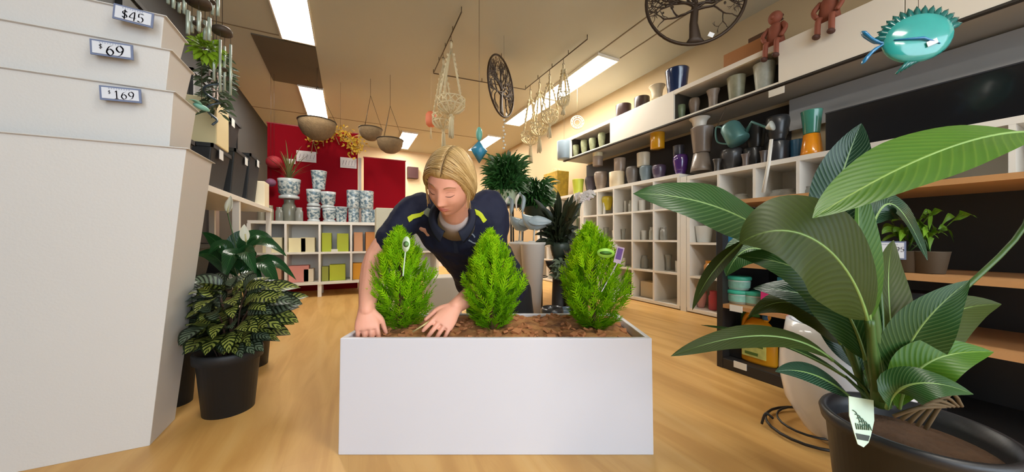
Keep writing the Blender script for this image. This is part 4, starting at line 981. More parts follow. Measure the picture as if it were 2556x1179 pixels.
q = MB().add(vs, fs); o = q.build('soil', M_soil, loc=t.location, rz=-YAW); tag(o, 'brown potting mix filling the white trough', 'soil'); o['kind'] = 'stuff'
# bark chips lying on it
M_bark = mat('bark', '#b0754a', .9, var=.35, scale=15); rr = random.Random(4); q = MB()
for k in range(240):
    x = rr.uniform(-hw+.03, hw-.03); y = rr.uniform(-hd+.03, hd-.03); s = rr.uniform(.006, .018)
    q.box((x, y, soil_z(x, y)+.003), (s*1.6, s, s*.5), Euler((rr.uniform(-.5, .5), rr.uniform(-.5, .5), rr.random()*6)).to_matrix())
o = q.build('bark_chips', M_bark, loc=t.location, rz=-YAW); tag(o, 'loose bark chips scattered on the potting mix in the trough', 'bark chips'); o['kind'] = 'stuff'
# ================================================================== PLANTS
# ---- lemon conifers in the trough
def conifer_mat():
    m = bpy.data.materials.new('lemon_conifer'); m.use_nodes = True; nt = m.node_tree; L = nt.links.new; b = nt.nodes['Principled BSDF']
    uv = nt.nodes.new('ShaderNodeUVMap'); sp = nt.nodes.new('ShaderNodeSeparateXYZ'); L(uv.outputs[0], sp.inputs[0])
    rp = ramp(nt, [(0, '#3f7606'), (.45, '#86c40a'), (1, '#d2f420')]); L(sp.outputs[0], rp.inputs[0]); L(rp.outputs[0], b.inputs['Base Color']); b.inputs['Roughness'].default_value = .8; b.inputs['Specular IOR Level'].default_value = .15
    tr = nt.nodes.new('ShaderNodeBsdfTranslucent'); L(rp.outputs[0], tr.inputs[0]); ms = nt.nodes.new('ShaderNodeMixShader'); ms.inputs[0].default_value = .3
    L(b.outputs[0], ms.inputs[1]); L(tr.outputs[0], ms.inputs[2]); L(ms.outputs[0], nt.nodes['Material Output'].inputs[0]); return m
M_con = conifer_mat(); M_trunk = mat('bark_trunk', '#5f4429', .9, bump=.5)
def cone_r(t):
    pts = [(0, .52), (.1, .80), (.22, .98), (.35, 1.04), (.5, 1.0), (.65, .84), (.8, .58), (.92, .30), (1, .06)]
    for (a, ra), (b, rb) in zip(pts, pts[1:]):
        if t <= b: return ra+(rb-ra)*(t-a)/(b-a)
    return 0
def conifer(label, loc, H, R, seed, lean=(0, 0), tagkind=None, n=820):
    rr = random.Random(seed); t = thing('lemon_conifer', label, 'conifer', loc, group='lemon conifers planted in the white trough')
    MB().tube([(0, 0, -.03), (lean[0]*.3, lean[1]*.3, H*.3), (lean[0]*.8, lean[1]*.8, H*.8)], [.010, .007, .003], 8).build('trunk', M_trunk, t)
    q = MB()
    for i in range(n):
        h = rr.random()**.85; a = rr.random()*6.283; rad = cone_r(h)*R*(1+.13*math.sin(a*3+seed)+.1*math.sin(h*14+a*2+seed)); k = rr.random()**.5
        rout = rad*(.42+.58*k); z = H*(.03+.92*h)
        c = Vector((lean[0]*h, lean[1]*h, 0)); d = Vector((math.cos(a), math.sin(a), 0))
        up = .55+1.3*h; dr = (d*(1-.55*h)+UP*up*rr.uniform(.7, 1.2)+Vector((rr.gauss(0, .12), rr.gauss(0, .12), 0))).normalized()
        tip = c+d*rout+UP*z; ln = rr.uniform(.045, .085)*(1.1-.3*h); base = tip-dr*ln*.8; tip = base+dr*ln
        side = dr.cross(d).normalized() if dr.cross(d).length > .01 else dr.orthogonal().normalized(); roll = rr.uniform(-.9, .9); out = side.cross(dr)
        side = (side*math.cos(roll)+out*math.sin(roll)).normalized(); nrm = side.cross(dr)
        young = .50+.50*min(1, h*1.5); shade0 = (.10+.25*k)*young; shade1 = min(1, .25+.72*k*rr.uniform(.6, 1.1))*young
        def spike(p, e, w, s0, s1):
            ax = (e-p).normalized(); s_ = ax.cross(nrm).normalized()*w; o_ = nrm*w*.45
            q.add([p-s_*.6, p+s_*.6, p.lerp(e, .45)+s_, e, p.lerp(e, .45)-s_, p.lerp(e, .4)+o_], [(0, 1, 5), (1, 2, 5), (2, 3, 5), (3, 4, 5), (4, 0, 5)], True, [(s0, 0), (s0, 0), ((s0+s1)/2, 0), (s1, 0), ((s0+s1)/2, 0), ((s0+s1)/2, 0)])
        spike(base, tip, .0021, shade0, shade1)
        for j in range(4):
            f = .18+.19*j; p = base.lerp(tip, f)
            for s in (-1, 1):
                l2 = ln*.46*(1-.5*f)*rr.uniform(.75, 1.2); e = p+(dr*.85+side*s*.52+nrm*rr.uniform(-.2, .2)).normalized()*l2
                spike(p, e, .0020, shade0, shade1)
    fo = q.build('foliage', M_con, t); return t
sz = .365
def tl(u, z): x = (u-U0)/FOC*z; return W(x, z, sz)
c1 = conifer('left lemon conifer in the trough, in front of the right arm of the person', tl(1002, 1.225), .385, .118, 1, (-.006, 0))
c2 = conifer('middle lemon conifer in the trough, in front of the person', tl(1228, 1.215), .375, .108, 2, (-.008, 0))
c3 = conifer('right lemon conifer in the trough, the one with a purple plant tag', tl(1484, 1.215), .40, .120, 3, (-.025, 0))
# plant tags stuck in conifers
def stick_tag(name, label, p, w, h, m1, m2, tiltx=0, rollv=0, stick=.10):
    t = thing(name, label, 'plant tag', p, -YAW); t.rotation_euler = (tiltx, rollv, -YAW)
    q = MB(); q.lathe([(0, 0), (w/2, 0), (w/2, .0015), (0, .0015)], 20, rot=Euler((math.pi/2, 0, 0)).to_matrix(), sy=h/w); q.build('card', m1, t)
    q = MB(); q.lathe([(0, .0016), (w*.36, .0016), (0, .002)], 20, rot=Euler((math.pi/2, 0, 0)).to_matrix(), sy=h/w*.55); q.build('picture', m2, t)
    if stick: MB().box((0, 0, -stick/2-h*.3), (.004, .001, stick)).build('stake', m1, t)
stick_tag('plant_tag', 'small pale plant tag poked into the left lemon conifer', P(1014, 610, 1.10), .026, .052, mat('tag_pale', '#cfe0c4', .4), mat('tag_green', '#6f9a5a', .5, var=.5, scale=90), 0, .1, .09)
stick_tag('plant_tag', 'oval lime plant tag lying level in the right lemon conifer', P(1512, 632, 1.10), .058, .032, mat('tag_lime', '#a6e65a', .4), mat('tag_green2', '#4d8a2e', .5, var=.5, scale=90), 0, .05, .0)
t = thing('plant_tag', 'small purple and white price tag beside the right lemon conifer', 'plant tag', P(1545, 637, 1.13), -YAW); t.rotation_euler = (0, .25, -YAW)
MB().box((0, 0, 0), (.026, .0012, .056)).build('card', mat('tag_mauve', '#c9b4d4', .4), t); MB().box((0, -.001, .004), (.018, .0008, .038)).build('print', mat('tag_purple', '#6d4a9c', .5), t)
MB().box((-.012, 0, -.08), (.003, .001, .12), Euler((0, .25, 0)).to_matrix()).build('stake', mat('tag_mauve', '#c9b4d4', .4), t)

# ---- calathea in black pot (left)
def nursery_pot(name, label, loc, r, h, m=M_bp):
    t = thing(name, label, 'pot', loc)
    q = MB(); pot_mesh(q, r, h, 'rim', 40); q.build('body', m, t)
    MB().lathe([(0, h*.86), (r*.9, h*.86)], 30).build('soil', mat('dark_soil', '#2a1d17', .9, bump=.8), t); return t
cl = W(-1.14, 1.34); nursery_pot('nursery_pot', 'black plastic pot of the striped-leaf plant on the floor at the left', cl, .112, .245)
M_cal = leaf_mat('striped_leaf', '#232f16', '#8f9748', 7, .35, 'stripe', 1, dark='#1c2614', trans=.1)
M_cal2 = leaf_mat('striped_leaf_silver', '#1c2618', '#61705a', 8, .35, 'stripe', 1, dark='#1a2218', trans=.1)
M_stem = mat('purple_stem', '#4b3327', .6, var=.3)
t = thing('striped_plant', 'bushy plant with yellow-green striped leaves in a black pot by the white planters', 'plant', cl+UP*.21); rr = random.Random(31)
qa, qb, qs = MB(), MB(), MB()
for i in range(250):
    a = rr.random()*6.283; h = rr.random(); el = rr.uniform(.10, 1.0); rad = .20*math.sin(.45+1.9*h)*(.35+.65*rr.random()**.5)
    if h < .25: rad *= .85
    z = .055+.225*h; d = Vector((math.cos(a), math.sin(a), 0))
    _w = cl+d*(rad+.06)
    if _w.x < -.50 and _w.y < 1.72: rad *= .3
    p = d*rad*.72+UP*z; L = rr.uniform(.09, .135); droop = rr.uniform(-.2, .55)-.30*(1-h)
    e = p+(d*.9+UP*droop).normalized()*L; m = p.lerp(e, .5)+UP*.022
    view = (-FW*.6+UP*.75+d*.4); big = (i % 9 == 0)
    (qa if (d.dot(RT) > -.2 and rr.random() < .75) else qb).leaf([p, m, e], L*rr.uniform(.46, .64)*(1.3 if big else 1), view, 4, prof='ovate', seg=7, fold=.18)
    if i % 5 == 0: qs.tube(spl([Vector((d.x*.03, d.y*.03, -.02)), p*.6+UP*.02, p], 3), .0028, 5)
qa.build('foliage', M_cal, t)['kind'] = 'stuff'; qb.build('foliage', M_cal2, t)['kind'] = 'stuff'; qs.build('stems', M_stem, t)

# ---- peace lily behind it
M_spa = leaf_mat('peace_leaf', '#1f4a24', '#3a6b38', 16, .25, 'vein', .35, dark='#163a1f')
ol = W(-1.41, 1.385); nursery_pot('nursery_pot', 'small black plastic pot half hidden behind the white planter stack at floor level', ol, .08, .22)
sl = W(-1.43, 1.80); nursery_pot('nursery_pot', 'black plastic pot of the peace lily hidden behind the striped-leaf plant', sl, .12, .30)
t = thing('peace_lily', 'dark green peace lily with two white flowers behind the striped-leaf plant', 'plant', sl+UP*.27); rr = random.Random(12)
def SP(u, v, z): return P(u, v, z)-(sl+UP*.27)
for (u1, v1, z1, u0, v0, wd, nr) in ((560, 700, 1.60, 585, 620, .085, (0, -1, .8)), (700, 735, 1.62, 640, 640, .085, (.3, -1, .9)), (715, 640, 1.75, 630, 600, .08, (.2, -.8, 1)), (640, 690, 1.55, 600, 615, .08, (0, -1, .6)),
        (520, 640, 1.70, 560, 610, .07, (-.3, -1, .8)), (610, 575, 1.85, 575, 640, .10, (.2, -1, .4)), (690, 610, 1.95, 610, 585, .09, (0, -.8, .9)), (505, 580, 1.85, 560, 640, .07, (-.5, -1, .5)), (740, 700, 1.75, 650, 640, .07, (.3, -.8, .8)), (480, 640, 1.8, 545, 650, .07, (-.4, -.9, .8)), (540, 600, 1.95, 575, 650, .08, (0, -1, .3)), (660, 760, 1.58, 610, 660, .08, (.2, -1, .6))):
    e = SP(u1, v1, z1); k = SP(u0, v0, (z1+1.8)/2)+UP*.03; s0 = Vector((rr.uniform(-.02, .02), rr.uniform(-.02, .02), 0)); b = s0.lerp(k, .62)
    q = MB(); q.leaf([b, k+UP*.05, e], wd, nr, 6, prof='lance', seg=14, wave=.02); lf = q.build('leaf', M_spa, t)
    MB().tube(spl([s0, s0.lerp(b, .5)+UP*.02, b], 4), .003, 5).build('stalk', mat('leaf_stalk', '#3d5c2c', .5), lf)
M_spw = mat('spathe_white', '#dbd9c4', .5, sss=.1)
for (u, v, z, sd) in ((570, 512, 1.78, 1), (616, 584, 1.72, -1)):
    tip = SP(u+6*sd, v-24, z); b = SP(u-2, v+20, z); q = MB(); q.leaf([b, b.lerp(tip, .5)+RT*.012*sd, tip], .042, (-.4*sd, -1, .2), 5, prof='ovate', fold=.5, seg=9); fl = q.build('flower', M_spw, t, solid=.001)
    MB().tube(spl([Vector((0, 0, 0)), b*.55+RT*.01, b], 5), .0028, 5).build('flower_stalk', mat('leaf_stalk', '#3d5c2c', .5), fl); MB().tube([b, b.lerp(tip, .45)], [.005, .003], 6).build('spadix', mat('spadix', '#c9c08a', .7), fl)

# ---- big spathiphyllum (right foreground)
bl = W(.905, .755); BPH = .272
t = thing('nursery_pot', 'large black plastic pot with a plant label at the lower right corner', 'pot', bl)
q = MB(); r, h = .150, BPH
q.lathe([(0, 0), (.115, 0), (.12, .01), (.142, h*.9), (.150, h*.9), (.154, h*.97), (.150, h), (.141, h), (.135, h*.88), (.12, h*.7)], 64); q.build('body', mat('black_plastic_fine', '#232428', .42, bump=.05, bscale=80, var=.05), t)
q = MB(); n = 24
q.lathe([(r_*.138/6*1.0, BPH-.045+.006*math.sin(r_*2.1)) for r_ in range(0, 7)], 40); q.build('soil', mat('mulch_soil', '#4a3422', .95, bump=1, bscale=50, var=.4, scale=40), t)
M_big = leaf_mat('spathe_leaf', '#2c5526', '#7d9a62', 26, .33, 'vein', .30, dark='#22451f', trans=.22)
M_bigl = leaf_mat('spathe_leaf_light', '#4c7a1f', '#87a83c', 20, .35, 'vein', .22, dark='#3d6a1b', trans=.3)
M_bigd = leaf_mat('spathe_leaf_olive', '#3b4a18', '#566a2a', 22, .45, 'vein', .18, dark='#313f15', trans=.2)
M_bigb = leaf_mat('spathe_leaf_blue', '#24432f', '#86a38c', 24, .22, 'vein', .32, dark='#1b3527', trans=.12)
t = thing('spathe_plant', 'large leafy spathe plant with broad arching leaves in the foreground at right', 'plant', bl+UP*(BPH-.05)); O = bl+UP*(BPH-.05)
M_gst = mat('green_stalk', '#40602a', .4, var=.15); ROOT = Vector((0, 0, 0))
def cs(n): return RT*n[0]+UP*n[1]-FW*n[2]          # (right, up, towards the camera)
def BL(pts, wd, nr, m, prof='lance', fold=.2, wave=0, droop=0, stalk=None, base_r=.006, seg=22, na=8):
    w_ = [P(*p)-O for p in pts]
    q = MB(); q.leaf(w_, wd, cs(nr), na, fold, prof, wave, droop, seg); lf = q.build('leaf', m, t)
    mid = bez(w_, seg); nn = cs(nr).normalized()
    q = MB(); q.tube([mid[i]-nn*.0012 for i in range(seg)], [.0034*(1-i/seg)+.0007 for i in range(seg)], 6); q.build('midrib', mat('midrib_green', '#7fa05a', .4), lf)
    if stalk:
        s_ = [P(*p)-O for p in stalk]; pts_ = spl([s_[0]]+s_[1:]+[w_[0]], 6)
        MB().tube(pts_, [base_r*(1-.4*i/len(pts_)) for i in range(len(pts_))], 8).build('stalk', M_gst, lf)
    return lf
Zc = .76
# 1 long pale leaf reaching left
BL([(1950, 615, .84), (1880, 540, .80), (1740, 480, .80), (1580, 484, .84)], .175, (.18, .62, .78), M_big, 'lance', .08, .012, .10, [(2185, 1000, Zc), (2130, 800, .80), (2050, 700, .82)])
# 2 big olive leaf, its underside towards the lens
BL([(2165, 800, .70), (2120, 610, .63), (1980, 520, .62), (1846, 608, .66)], .20, (-.25, .42, .85), M_bigd, 'lance', .05, .01, .08, [(2200, 1000, .74), (2190, 900, .72)], .008, 26)
# 3 bright leaf coming in from the right, tip at the centre
BL([(2560, 330, .66), (2400, 330, .62), (2190, 440, .60), (2028, 545, .58)], .13, (-.25, .75, .62), M_bigl, 'lance', .22, .01, .1, [(2225, 1000, .76), (2330, 800, .76), (2560, 560, .72)], .006)
# 4 striped leaf standing at the back
BL([(2060, 640, .95), (2075, 500, .95), (2110, 400, .95), (2150, 308, .92)], .125, (-.45, .3, .85), M_bigb, 'lance', .25, .01, 0, [(2190, 980, .80), (2130, 800, .9)])
# 5 light green narrow leaf seen nearly edge on
BL([(2172, 800, .70), (2155, 680, .69), (2130, 560, .69), (2150, 440, .70)], .062, (.1, .1, 1), M_bigl, 'lance', .5, 0, 0, [(2195, 1000, .75), (2180, 900, .72)], .011)
# 6 dark blue-green leaf drooping right
BL([(2180, 560, .86), (2215, 460, .88), (2260, 520, .86), (2315, 650, .82)], .115, (.35, .5, .8), M_bigb, 'lance', .12, .01, .05, [(2200, 990, .78), (2200, 780, .80)])
# 7 long leaf arching left-down from the middle
BL([(2160, 900, .76), (2120, 740, .76), (2040, 650, .78), (1840, 640, .82)], .13, (-.5, .45, .75), M_big, 'lance', .22, .012, .05, [(2190, 1000, Zc)], .007)
BL([(2175, 880, .80), (2130, 790, .82), (2060, 720, .85), (1880, 720, .90)], .12, (-.1, .5, .85), M_bigb, 'lance', .15, .01, .1, [(2190, 1000, Zc)], .007)
# 8 low leaf reaching far left, tip curling down
BL([(2080, 900, .78), (1960, 800, .77), (1800, 840, .76), (1674, 890, .76)], .062, (.0, .8, .6), M_bigd, 'lance', .15, .02, .15, [(2180, 1005, Zc), (2150, 960, .77)], .005)
BL([(2110, 940, .82), (2000, 870, .84), (1880, 830, .88), (1750, 812, .92)], .03, (.0, .9, .4), M_big, 'lance', .3, .01, 0, [(2180, 1005, Zc)], .005)
# 9 small dark leaf low
BL([(2120, 990, .78), (2060, 940, .76), (2000, 915, .75), (1935, 928, .74)], .055, (-.1, .7, .7), M_bigb, 'lance', .12, 0, .12, [(2180, 1020, Zc)], .004)
# 10 leaf with curled edge in front of the black stand
BL([(2100, 860, .86), (2030, 760, .88), (1960, 720, .9), (1868, 790, .92)], .085, (.0, .5, .8), M_bigd, 'ovate', .1, .03, .2, [(2180, 1000, .80)], .004)
# 11 long blade dropping to the left
BL([(1860, 600, .80), (1800, 650, .80), (1760, 690, .81), (1728, 775, .82)], .035, (-.7, .3, .6), M_bigd, 'lance', .3, 0, 0)
# 12-15 leaves at the right edge
BL([(2230, 1010, .74), (2240, 880, .70), (2290, 800, .68), (2420, 700, .66)], .10, (-.3, .4, .85), M_big, 'lance', .2, .01, 0, None)
BL([(2245, 1020, .72), (2260, 920, .68), (2330, 870, .66), (2480, 880, .66)], .085, (-.2, .6, .8), M_bigl, 'lance', .2, .01, 0, None)
BL([(2215, 1020, .70), (2225, 960, .66), (2300, 930, .63), (2430, 985, .62)], .07, (-.1, .7, .7), M_big, 'lance', .15, .01, .1, None)
BL([(2250, 1000, .80), (2290, 820, .84), (2350, 760, .86), (2500, 760, .86)], .11, (-.2, .5, .8), M_bigd, 'lance', .2, .01, 0, None)
BL([(2235, 1000, .80), (2235, 850, .88), (2200, 700, .95), (2230, 600, 1.0)], .10, (-.3, .1, 1), M_bigd, 'lance', .2, .01, 0, None)
BL([(1960, 660, .98), (1880, 590, 1.0), (1840, 620, 1.0), (1812, 690, 1.0)], .10, (-.2, .5, .8), M_big, 'lance', .2, .02, .1, [(2185, 1000, .82), (2100, 800, .92)], .005)
BL([(2150, 930, .84), (2110, 850, .88), (2080, 780, .9), (2010, 700, .95)], .10, (-.3, .2, .9), M_bigb, 'lance', .2, .01, 0, [(2190, 1000, .8)], .006)
MB().tube(spl([P(2200, 1010, .75)-O, P(2188, 900, .73)-O, P(2172, 760, .71)-O, P(2160, 690, .70)-O], 6), [.017-.0004*i for i in range(19)], 12).build('main_stem', M_gst, t)
MB().tube(spl([P(2165, 1000, .79)-O, P(2125, 880, .79)-O, P(2080, 760, .80)-O], 6), .009, 8).build('side_stem', M_gst, t)
q = MB(); rr = random.Random(2)
for k in range(5): q.tube(spl([P(2230+20*k, 1040+8*k, .68)-O, P(2290+20*k, 1020-9*k, .66)-O, P(2360+10*k, 1015, .66)-O], 4), .0035, 6)
q.build('dry_twigs', mat('dry_twig', '#5b4a30', .8), t)
# plant label on the rim
lp = P(2152, 1048, .706)
t = thing('plant_label', 'pale green pointed plant label stuck in the large black pot', 'label', lp, -YAW); t.rotation_euler = (math.radians(-8), math.radians(5), -YAW)
def poly(q, pts, y, th=.0012):
    n = len(pts); q.add([(x, y, z) for x, z in pts]+[(x, y+th, z) for x, z in pts], [tuple(range(n)), tuple(range(2*n-1, n-1, -1))]+[(i, i+n, (i+1) % n+n, (i+1) % n) for i in range(n)], False)
q = MB(); poly(q, [(-.026, .045), (.027, .041), (.026, .0), (.017, -.03), (.011, -.045), (-.0, -.055), (-.012, -.050), (-.018, -.03), (-.027, .005)], 0); q.build('card', mat('label_mint', '#cfe6d2', .35), t)
q = MB(); poly(q, [(-.016, -.028), (.014, -.031), (.010, -.042), (-.013, -.040)], -.0006); q.build('dark_print', mat('label_dark', '#39423c', .5), t)
q = MB(); rr = random.Random(8)
for k in range(5): q.tube(spl([(-.020+.004*k, -.001, .018-.008*k), (-.012+.006*k, -.001, .012-.005*k), (-.006+.006*k, -.001, -.004-.004*k)], 4), .0009, 4)
for k in range(7): q.tube([(-.015+.0048*k, -.001, -.008-.001*(k % 2)), (-.013+.0042*k, -.001, -.020)], .0011, 4)
q.build('leaf_drawing', mat('label_green_ink', '#587a64', .5), t)

# ---- green plants on the gondola at right
M_lg = leaf_mat('bright_leaf', '#5f8a20', '#9bbf45', 10, .4, 'vein', .3)
def bush(name, label, loc, n, R, L, Wd, m, seed, up=.5, prof='lance', hmin=0, cat='plant', view=(0, -1, .6), part='foliage', H=None, stemmat=None):
    t = thing(name, label, cat, loc); rr = random.Random(seed); q = MB(); qs = MB()
    for k in range(n):
        a = rr.random()*6.283; d = Vector((math.cos(a), math.sin(a), 0)); z = rr.random()*(H or R); rad = R*rr.uniform(.15, 1)
        b = d*rad*.35+UP*(hmin+z*.6); e = d*rad+UP*(hmin+z*up+rr.uniform(-.3, .5)*L); m_ = b.lerp(e, .5)+UP*L*.4
        q.leaf([b, m_, e], Wd*rr.uniform(.7, 1.2), Vector(view)+d*.5, 3, prof=prof, seg=7)
        if k % 4 == 0: qs.tube([(0, 0, 0), b], .0018, 4)
    o = q.build(part, m, t); o['kind'] = 'stuff'; qs.build('stems', stemmat or M_gst, t); return t
bush('green_plant', 'bright green trailing plant on the second timber shelf, left one', gl(2265, 1.90, .56)+UP*.07, 26, .12, .13, .028, M_lg, 3, hmin=.03)
bush('green_plant', 'bright green trailing plant on the second timber shelf at the right edge', gl(2320, 1.90, .56)+UP*.07, 26, .12, .14, .03, M_lg, 4, hmin=.03)

# ---- centre display: plant stands, ferns, white column pots, pelicans, dark foliage
def stand(label, loc, h, r, m, name='plant_stand'):
    t = thing(name, label, 'stand', loc)
    MB().lathe([(0, h-.02), (r, h-.02), (r, h), (0, h)], 24).build('top', m, t)
    for k in range(3): a = k*2.09+.5; MB().tube([(r*.8*math.cos(a), r*.8*math.sin(a), h-.02), (r*.95*math.cos(a), r*.95*math.sin(a), 0)], .009, 8).build('leg', m, t)
    MB().tube([(r*.86*math.cos(k*.524), r*.86*math.sin(k*.524), h*.35) for k in range(13)], .005, 6).build('ring', m, t); return t
def gpos(u, z, h=0): p = P(u, V0, z); p.z = h; return p
M_fern = leaf_mat('fern_leaf', '#37682d', '#5d9145', 18, .45, 'vein', .2, dark='#1f421f'); M_dkl = leaf_mat('dark_leaf', '#27301f', '#4a5638', 12, .35, 'vein', .3, dark='#1a2016'); M_grl = leaf_mat('grey_leaf', '#5c6a52', '#98a18a', 10, .5, 'vein', .3)
sA = gpos(1262, 3.15); stand('tall black plant stand behind the right shoulder of the person', sA, 1.00, .15, M_blk)
q = MB(); pot_mesh(q, .13, .13, 'taper'); tag(q.build('star_pot', mat('pale_green_pot', '#c4d2b0', .45), loc=sA+UP*1.0015), 'pale green bowl pot holding the fern right of the head of the person', 'pot')
bush('fern', 'large dark fern in the pale green bowl right of the head of the person', sA+UP*1.10, 900, .27, .19, .026, M_fern, 6, hmin=-.02, H=.44, up=.75)
bush('silver_plant', 'grey-leaved plant rising out of the fern pot', sA+UP*1.12-RT*.03+FW*.12, 34, .13, .20, .04, M_grl, 16, hmin=.12, H=.22, up=1.3)
sB = gpos(1335, 3.35); stand('black plant stand carrying the right fern, behind the pelican ornaments', sB, .86, .15, M_blk)
q = MB(); pot_mesh(q, .12, .14, 'taper'); tag(q.build('dark_pot', mat('dp', '#2d3a2c', .5), loc=sB+UP*.8615), 'dark green pot holding the right fern behind the pelican ornaments', 'pot')
bush('fern', 'spreading dark green fern left of the yellow patterned bag', sB+UP*.98, 800, .27, .19, .026, M_fern, 7, H=.38, up=.6)
# white column planters
def column_pot(label, loc, h, r0, r1):
    t = MB().lathe([(0, 0), (r0, 0), (r1*.98, h*.96), (r1*1.06, h*.97), (r1*1.06, h), (r1*.9, h), (r1*.86, h*.9), (0, h*.88)], 4 if False else 30).build('column_planter', mat('column_white', '#d2cdc6', .5, var=.03), loc=loc); tag(t, label, 'planter'); return t
cA = gpos(1330, 2.66); column_pot('tall tapering white column planter right of the person', cA, .655, .055, .10)
cB = gpos(1300, 2.90); column_pot('tall white column planter partly hidden behind the person', cB, .655, .06, .10)
# pelicans
M_pel = mat('pelican_glaze', '#9dabb0', .3, var=.2, scale=20); M_pelb = mat('pelican_beak', '#d9d2c4', .4)
def pelican(label, p, s, rz, up=1):
    t = thing('pelican_ornament', label, 'ornament', p, rz, group='pale pelican ornaments on the column planters'); t.scale = (s,)*3
    q = MB(); q.loft([((-.12, 0, .13), (0, .006, 0), (0, 0, .006)), ((-.08, 0, .135), (0, .035, 0), (0, 0, .03)), ((-.02, 0, .13), (0, .055, 0), (0, 0, .05)), ((.04, 0, .14), (0, .048, 0), (0, 0, .05)), ((.075, 0, .165), (0, .028, 0), (0, 0, .035)), ((.09, 0, .20), (0, .018, 0), (0, 0, .016)),
        ((.082, 0, .25), (0, .015, 0), (.015, 0, .0)), ((.075, 0, .30), (0, .015, 0), (.015, 0, .003)), ((.085, 0, .335), (0, .022, 0), (.02, 0, .012)), ((.10, 0, .345), (0, .018, 0), (.0, 0, .018)), ((.115, 0, .34), (0, .008, 0), (0, 0, .008))], 16); q.build('body', M_pel, t)
    MB().tube(spl([(.11, 0, .34), (.13, 0, .29), (.125, 0, .22)], 5), [.012, .013, .014, .014, .013, .012, .010, .008, .006, .004, .002], 8, flat=.8).build('beak', M_pelb, t)
    for y in (-1, 1):
        MB().leaf([(.05, y*.045, .15), (-.03, y*.065, .15), (-.13, y*.04, .14)], .07, (0, y, .3), 4, prof='ovate', seg=8).build('wing', M_pel, t, solid=.006)
        lg = MB().tube([(0, y*.022, .09), (.005, y*.022, .008)], .006, 6).build('leg', M_pelb, t); MB().box((.018, y*.022, .004), (.045, .028, .008)).build('foot', M_pelb, lg)
    return t
pl = pelican('pale pelican ornament with raised neck on the right column planter', cA+UP*.6565+RT*.012, 1.12, math.pi-YAW)
dup(pl, cB+UP*.6565, rz=math.pi-YAW+.4, label='pale pelican ornament on the left column planter, close to the shoulder of the person', scale=1.1)
# dark foliage on a black pedestal right of the columns
cC = gpos(1398, 2.72); t = thing('pedestal', 'dark pedestal of stacked pots under the dark-leaved plant', 'pedestal', cC)
MB().lathe([(0, 0), (.12, 0), (.10, .06), (.07, .1), (.06, .40), (.11, .46), (.12, .50), (0, .50)], 28).build('column', mat('ped_dark', '#2e2a28', .6, var=.3, scale=14), t)
q = MB(); pot_mesh(q, .085, .15, 'egg'); tag(q.build('green_ball_pot', mat('dkgreen_pot', '#39443a', .4), loc=cC+UP*.5015), 'dark green round pot on the dark pedestal beside the third conifer', 'pot')
bush('dark_plant', 'dark-leaved plant spreading over the dark pedestal left of the third conifer', cC+UP*.62, 150, .22, .12, .045, M_dkl, 9, H=.38, up=1.05, prof='ovate')
bush('bronze_plant', 'bronze and dark-leaved plant low beside the dark pedestal', gpos(1440, 2.62, .28), 120, .15, .10, .035, leaf_mat('bronze_leaf', '#4a3a2c', '#8b8272', 8, .5, 'vein', .5, dark='#2b241c'), 14, H=.34, up=1.05, prof='ovate')
q = MB(); pot_mesh(q, .10, .28, 'taper'); tag(q.build('dark_pot', mat('dp3', '#33302d', .5), loc=gpos(1440, 2.62, .001)), 'dark pot of the bronze-leaved plant, behind the third conifer', 'pot')
bush('pale_plant', 'pale grey-leaved plant hanging over the edge of the dark pedestal', cC+UP*.36-FW*.16, 90, .13, .09, .03, M_grl, 15, H=.22, up=.6, prof='ovate')
# white orchids / pale flowers in the middle
def orchid(label, loc, h, n, seed, col):
    rr = random.Random(seed); t = thing('orchid', label, 'plant', loc, group='pale orchids on the centre display')
    for s in range(2):
        a = rr.random()*6.28; d = Vector((math.cos(a), math.sin(a), 0)); pts = spl([(0, 0, 0), d*.03+UP*h*.7, d*.10+UP*h, d*.19+UP*h*.93], 6)
        st = MB().tube(pts, .003, 5).build('flower_stem', M_gst, t)
        for k in range(n):
            p = pts[9+k % 9]; q = MB()
            for j in range(5):
                b = j*1.257; v = RT*math.cos(b)+UP*math.sin(b); q.leaf([p, p+v*.022, p+v*.042], .036, -FW, 2, seg=4, prof='ovate')
            q.build('blossom', mat('orchid_'+col[1:], col, .5, var=.1), t)
    q = MB()
    for k in range(5): a = k*1.3; q.leaf([(0, 0, 0), (.05*math.cos(a), .05*math.sin(a), .06), (.13*math.cos(a), .13*math.sin(a), .02)], .05, (0, 0, 1), 3, seg=6, prof='strap')
    q.build('leaves', M_fern, t)
def display_table(label, loc, w, d, h):
    t = thing('display_table', label, 'table', loc); MB().bb((-w/2, -d/2, h-.03), (w/2, d/2, h)).build('tabletop', M_white, t, bevel=.003)
    for x in (-1, 1):
        for y in (-1, 1): MB().bb((x*(w/2-.03)-.015, y*(d/2-.03)-.015, 0), (x*(w/2-.03)+.015, y*(d/2-.03)+.015, h-.03)).build('leg', M_white, t)
dt = gpos(1415, 3.75); display_table('white display table in the far middle of the shop carrying orchids', dt, .55, 1.0, .62)
for i, (dx, dy, h, sd, c, lb) in enumerate(((-.12, -.35, .42, 1, '#dcd3cc', 'white orchid nearest the dark-leaved plant on the display table'), (.12, 0, .45, 2, '#cfc0c4', 'pinkish white orchid in the middle of the display table'), (-.1, .32, .48, 3, '#d6d2cd', 'white orchid at the far end of the display table'))):
    q = MB(); pot_mesh(q, .06, .11, 'taper'); pz = dt+Vector((dx, dy, .6215)); tag(q.build('white_pot', mat('wp2', '#d5d0c8', .35), loc=pz), ['white pot of the nearest orchid on the display table', 'white pot of the middle orchid on the display table', 'white pot of the far orchid on the display table'][i], 'pot'); orchid(lb, pz+UP*.09, h, 7, sd, c)
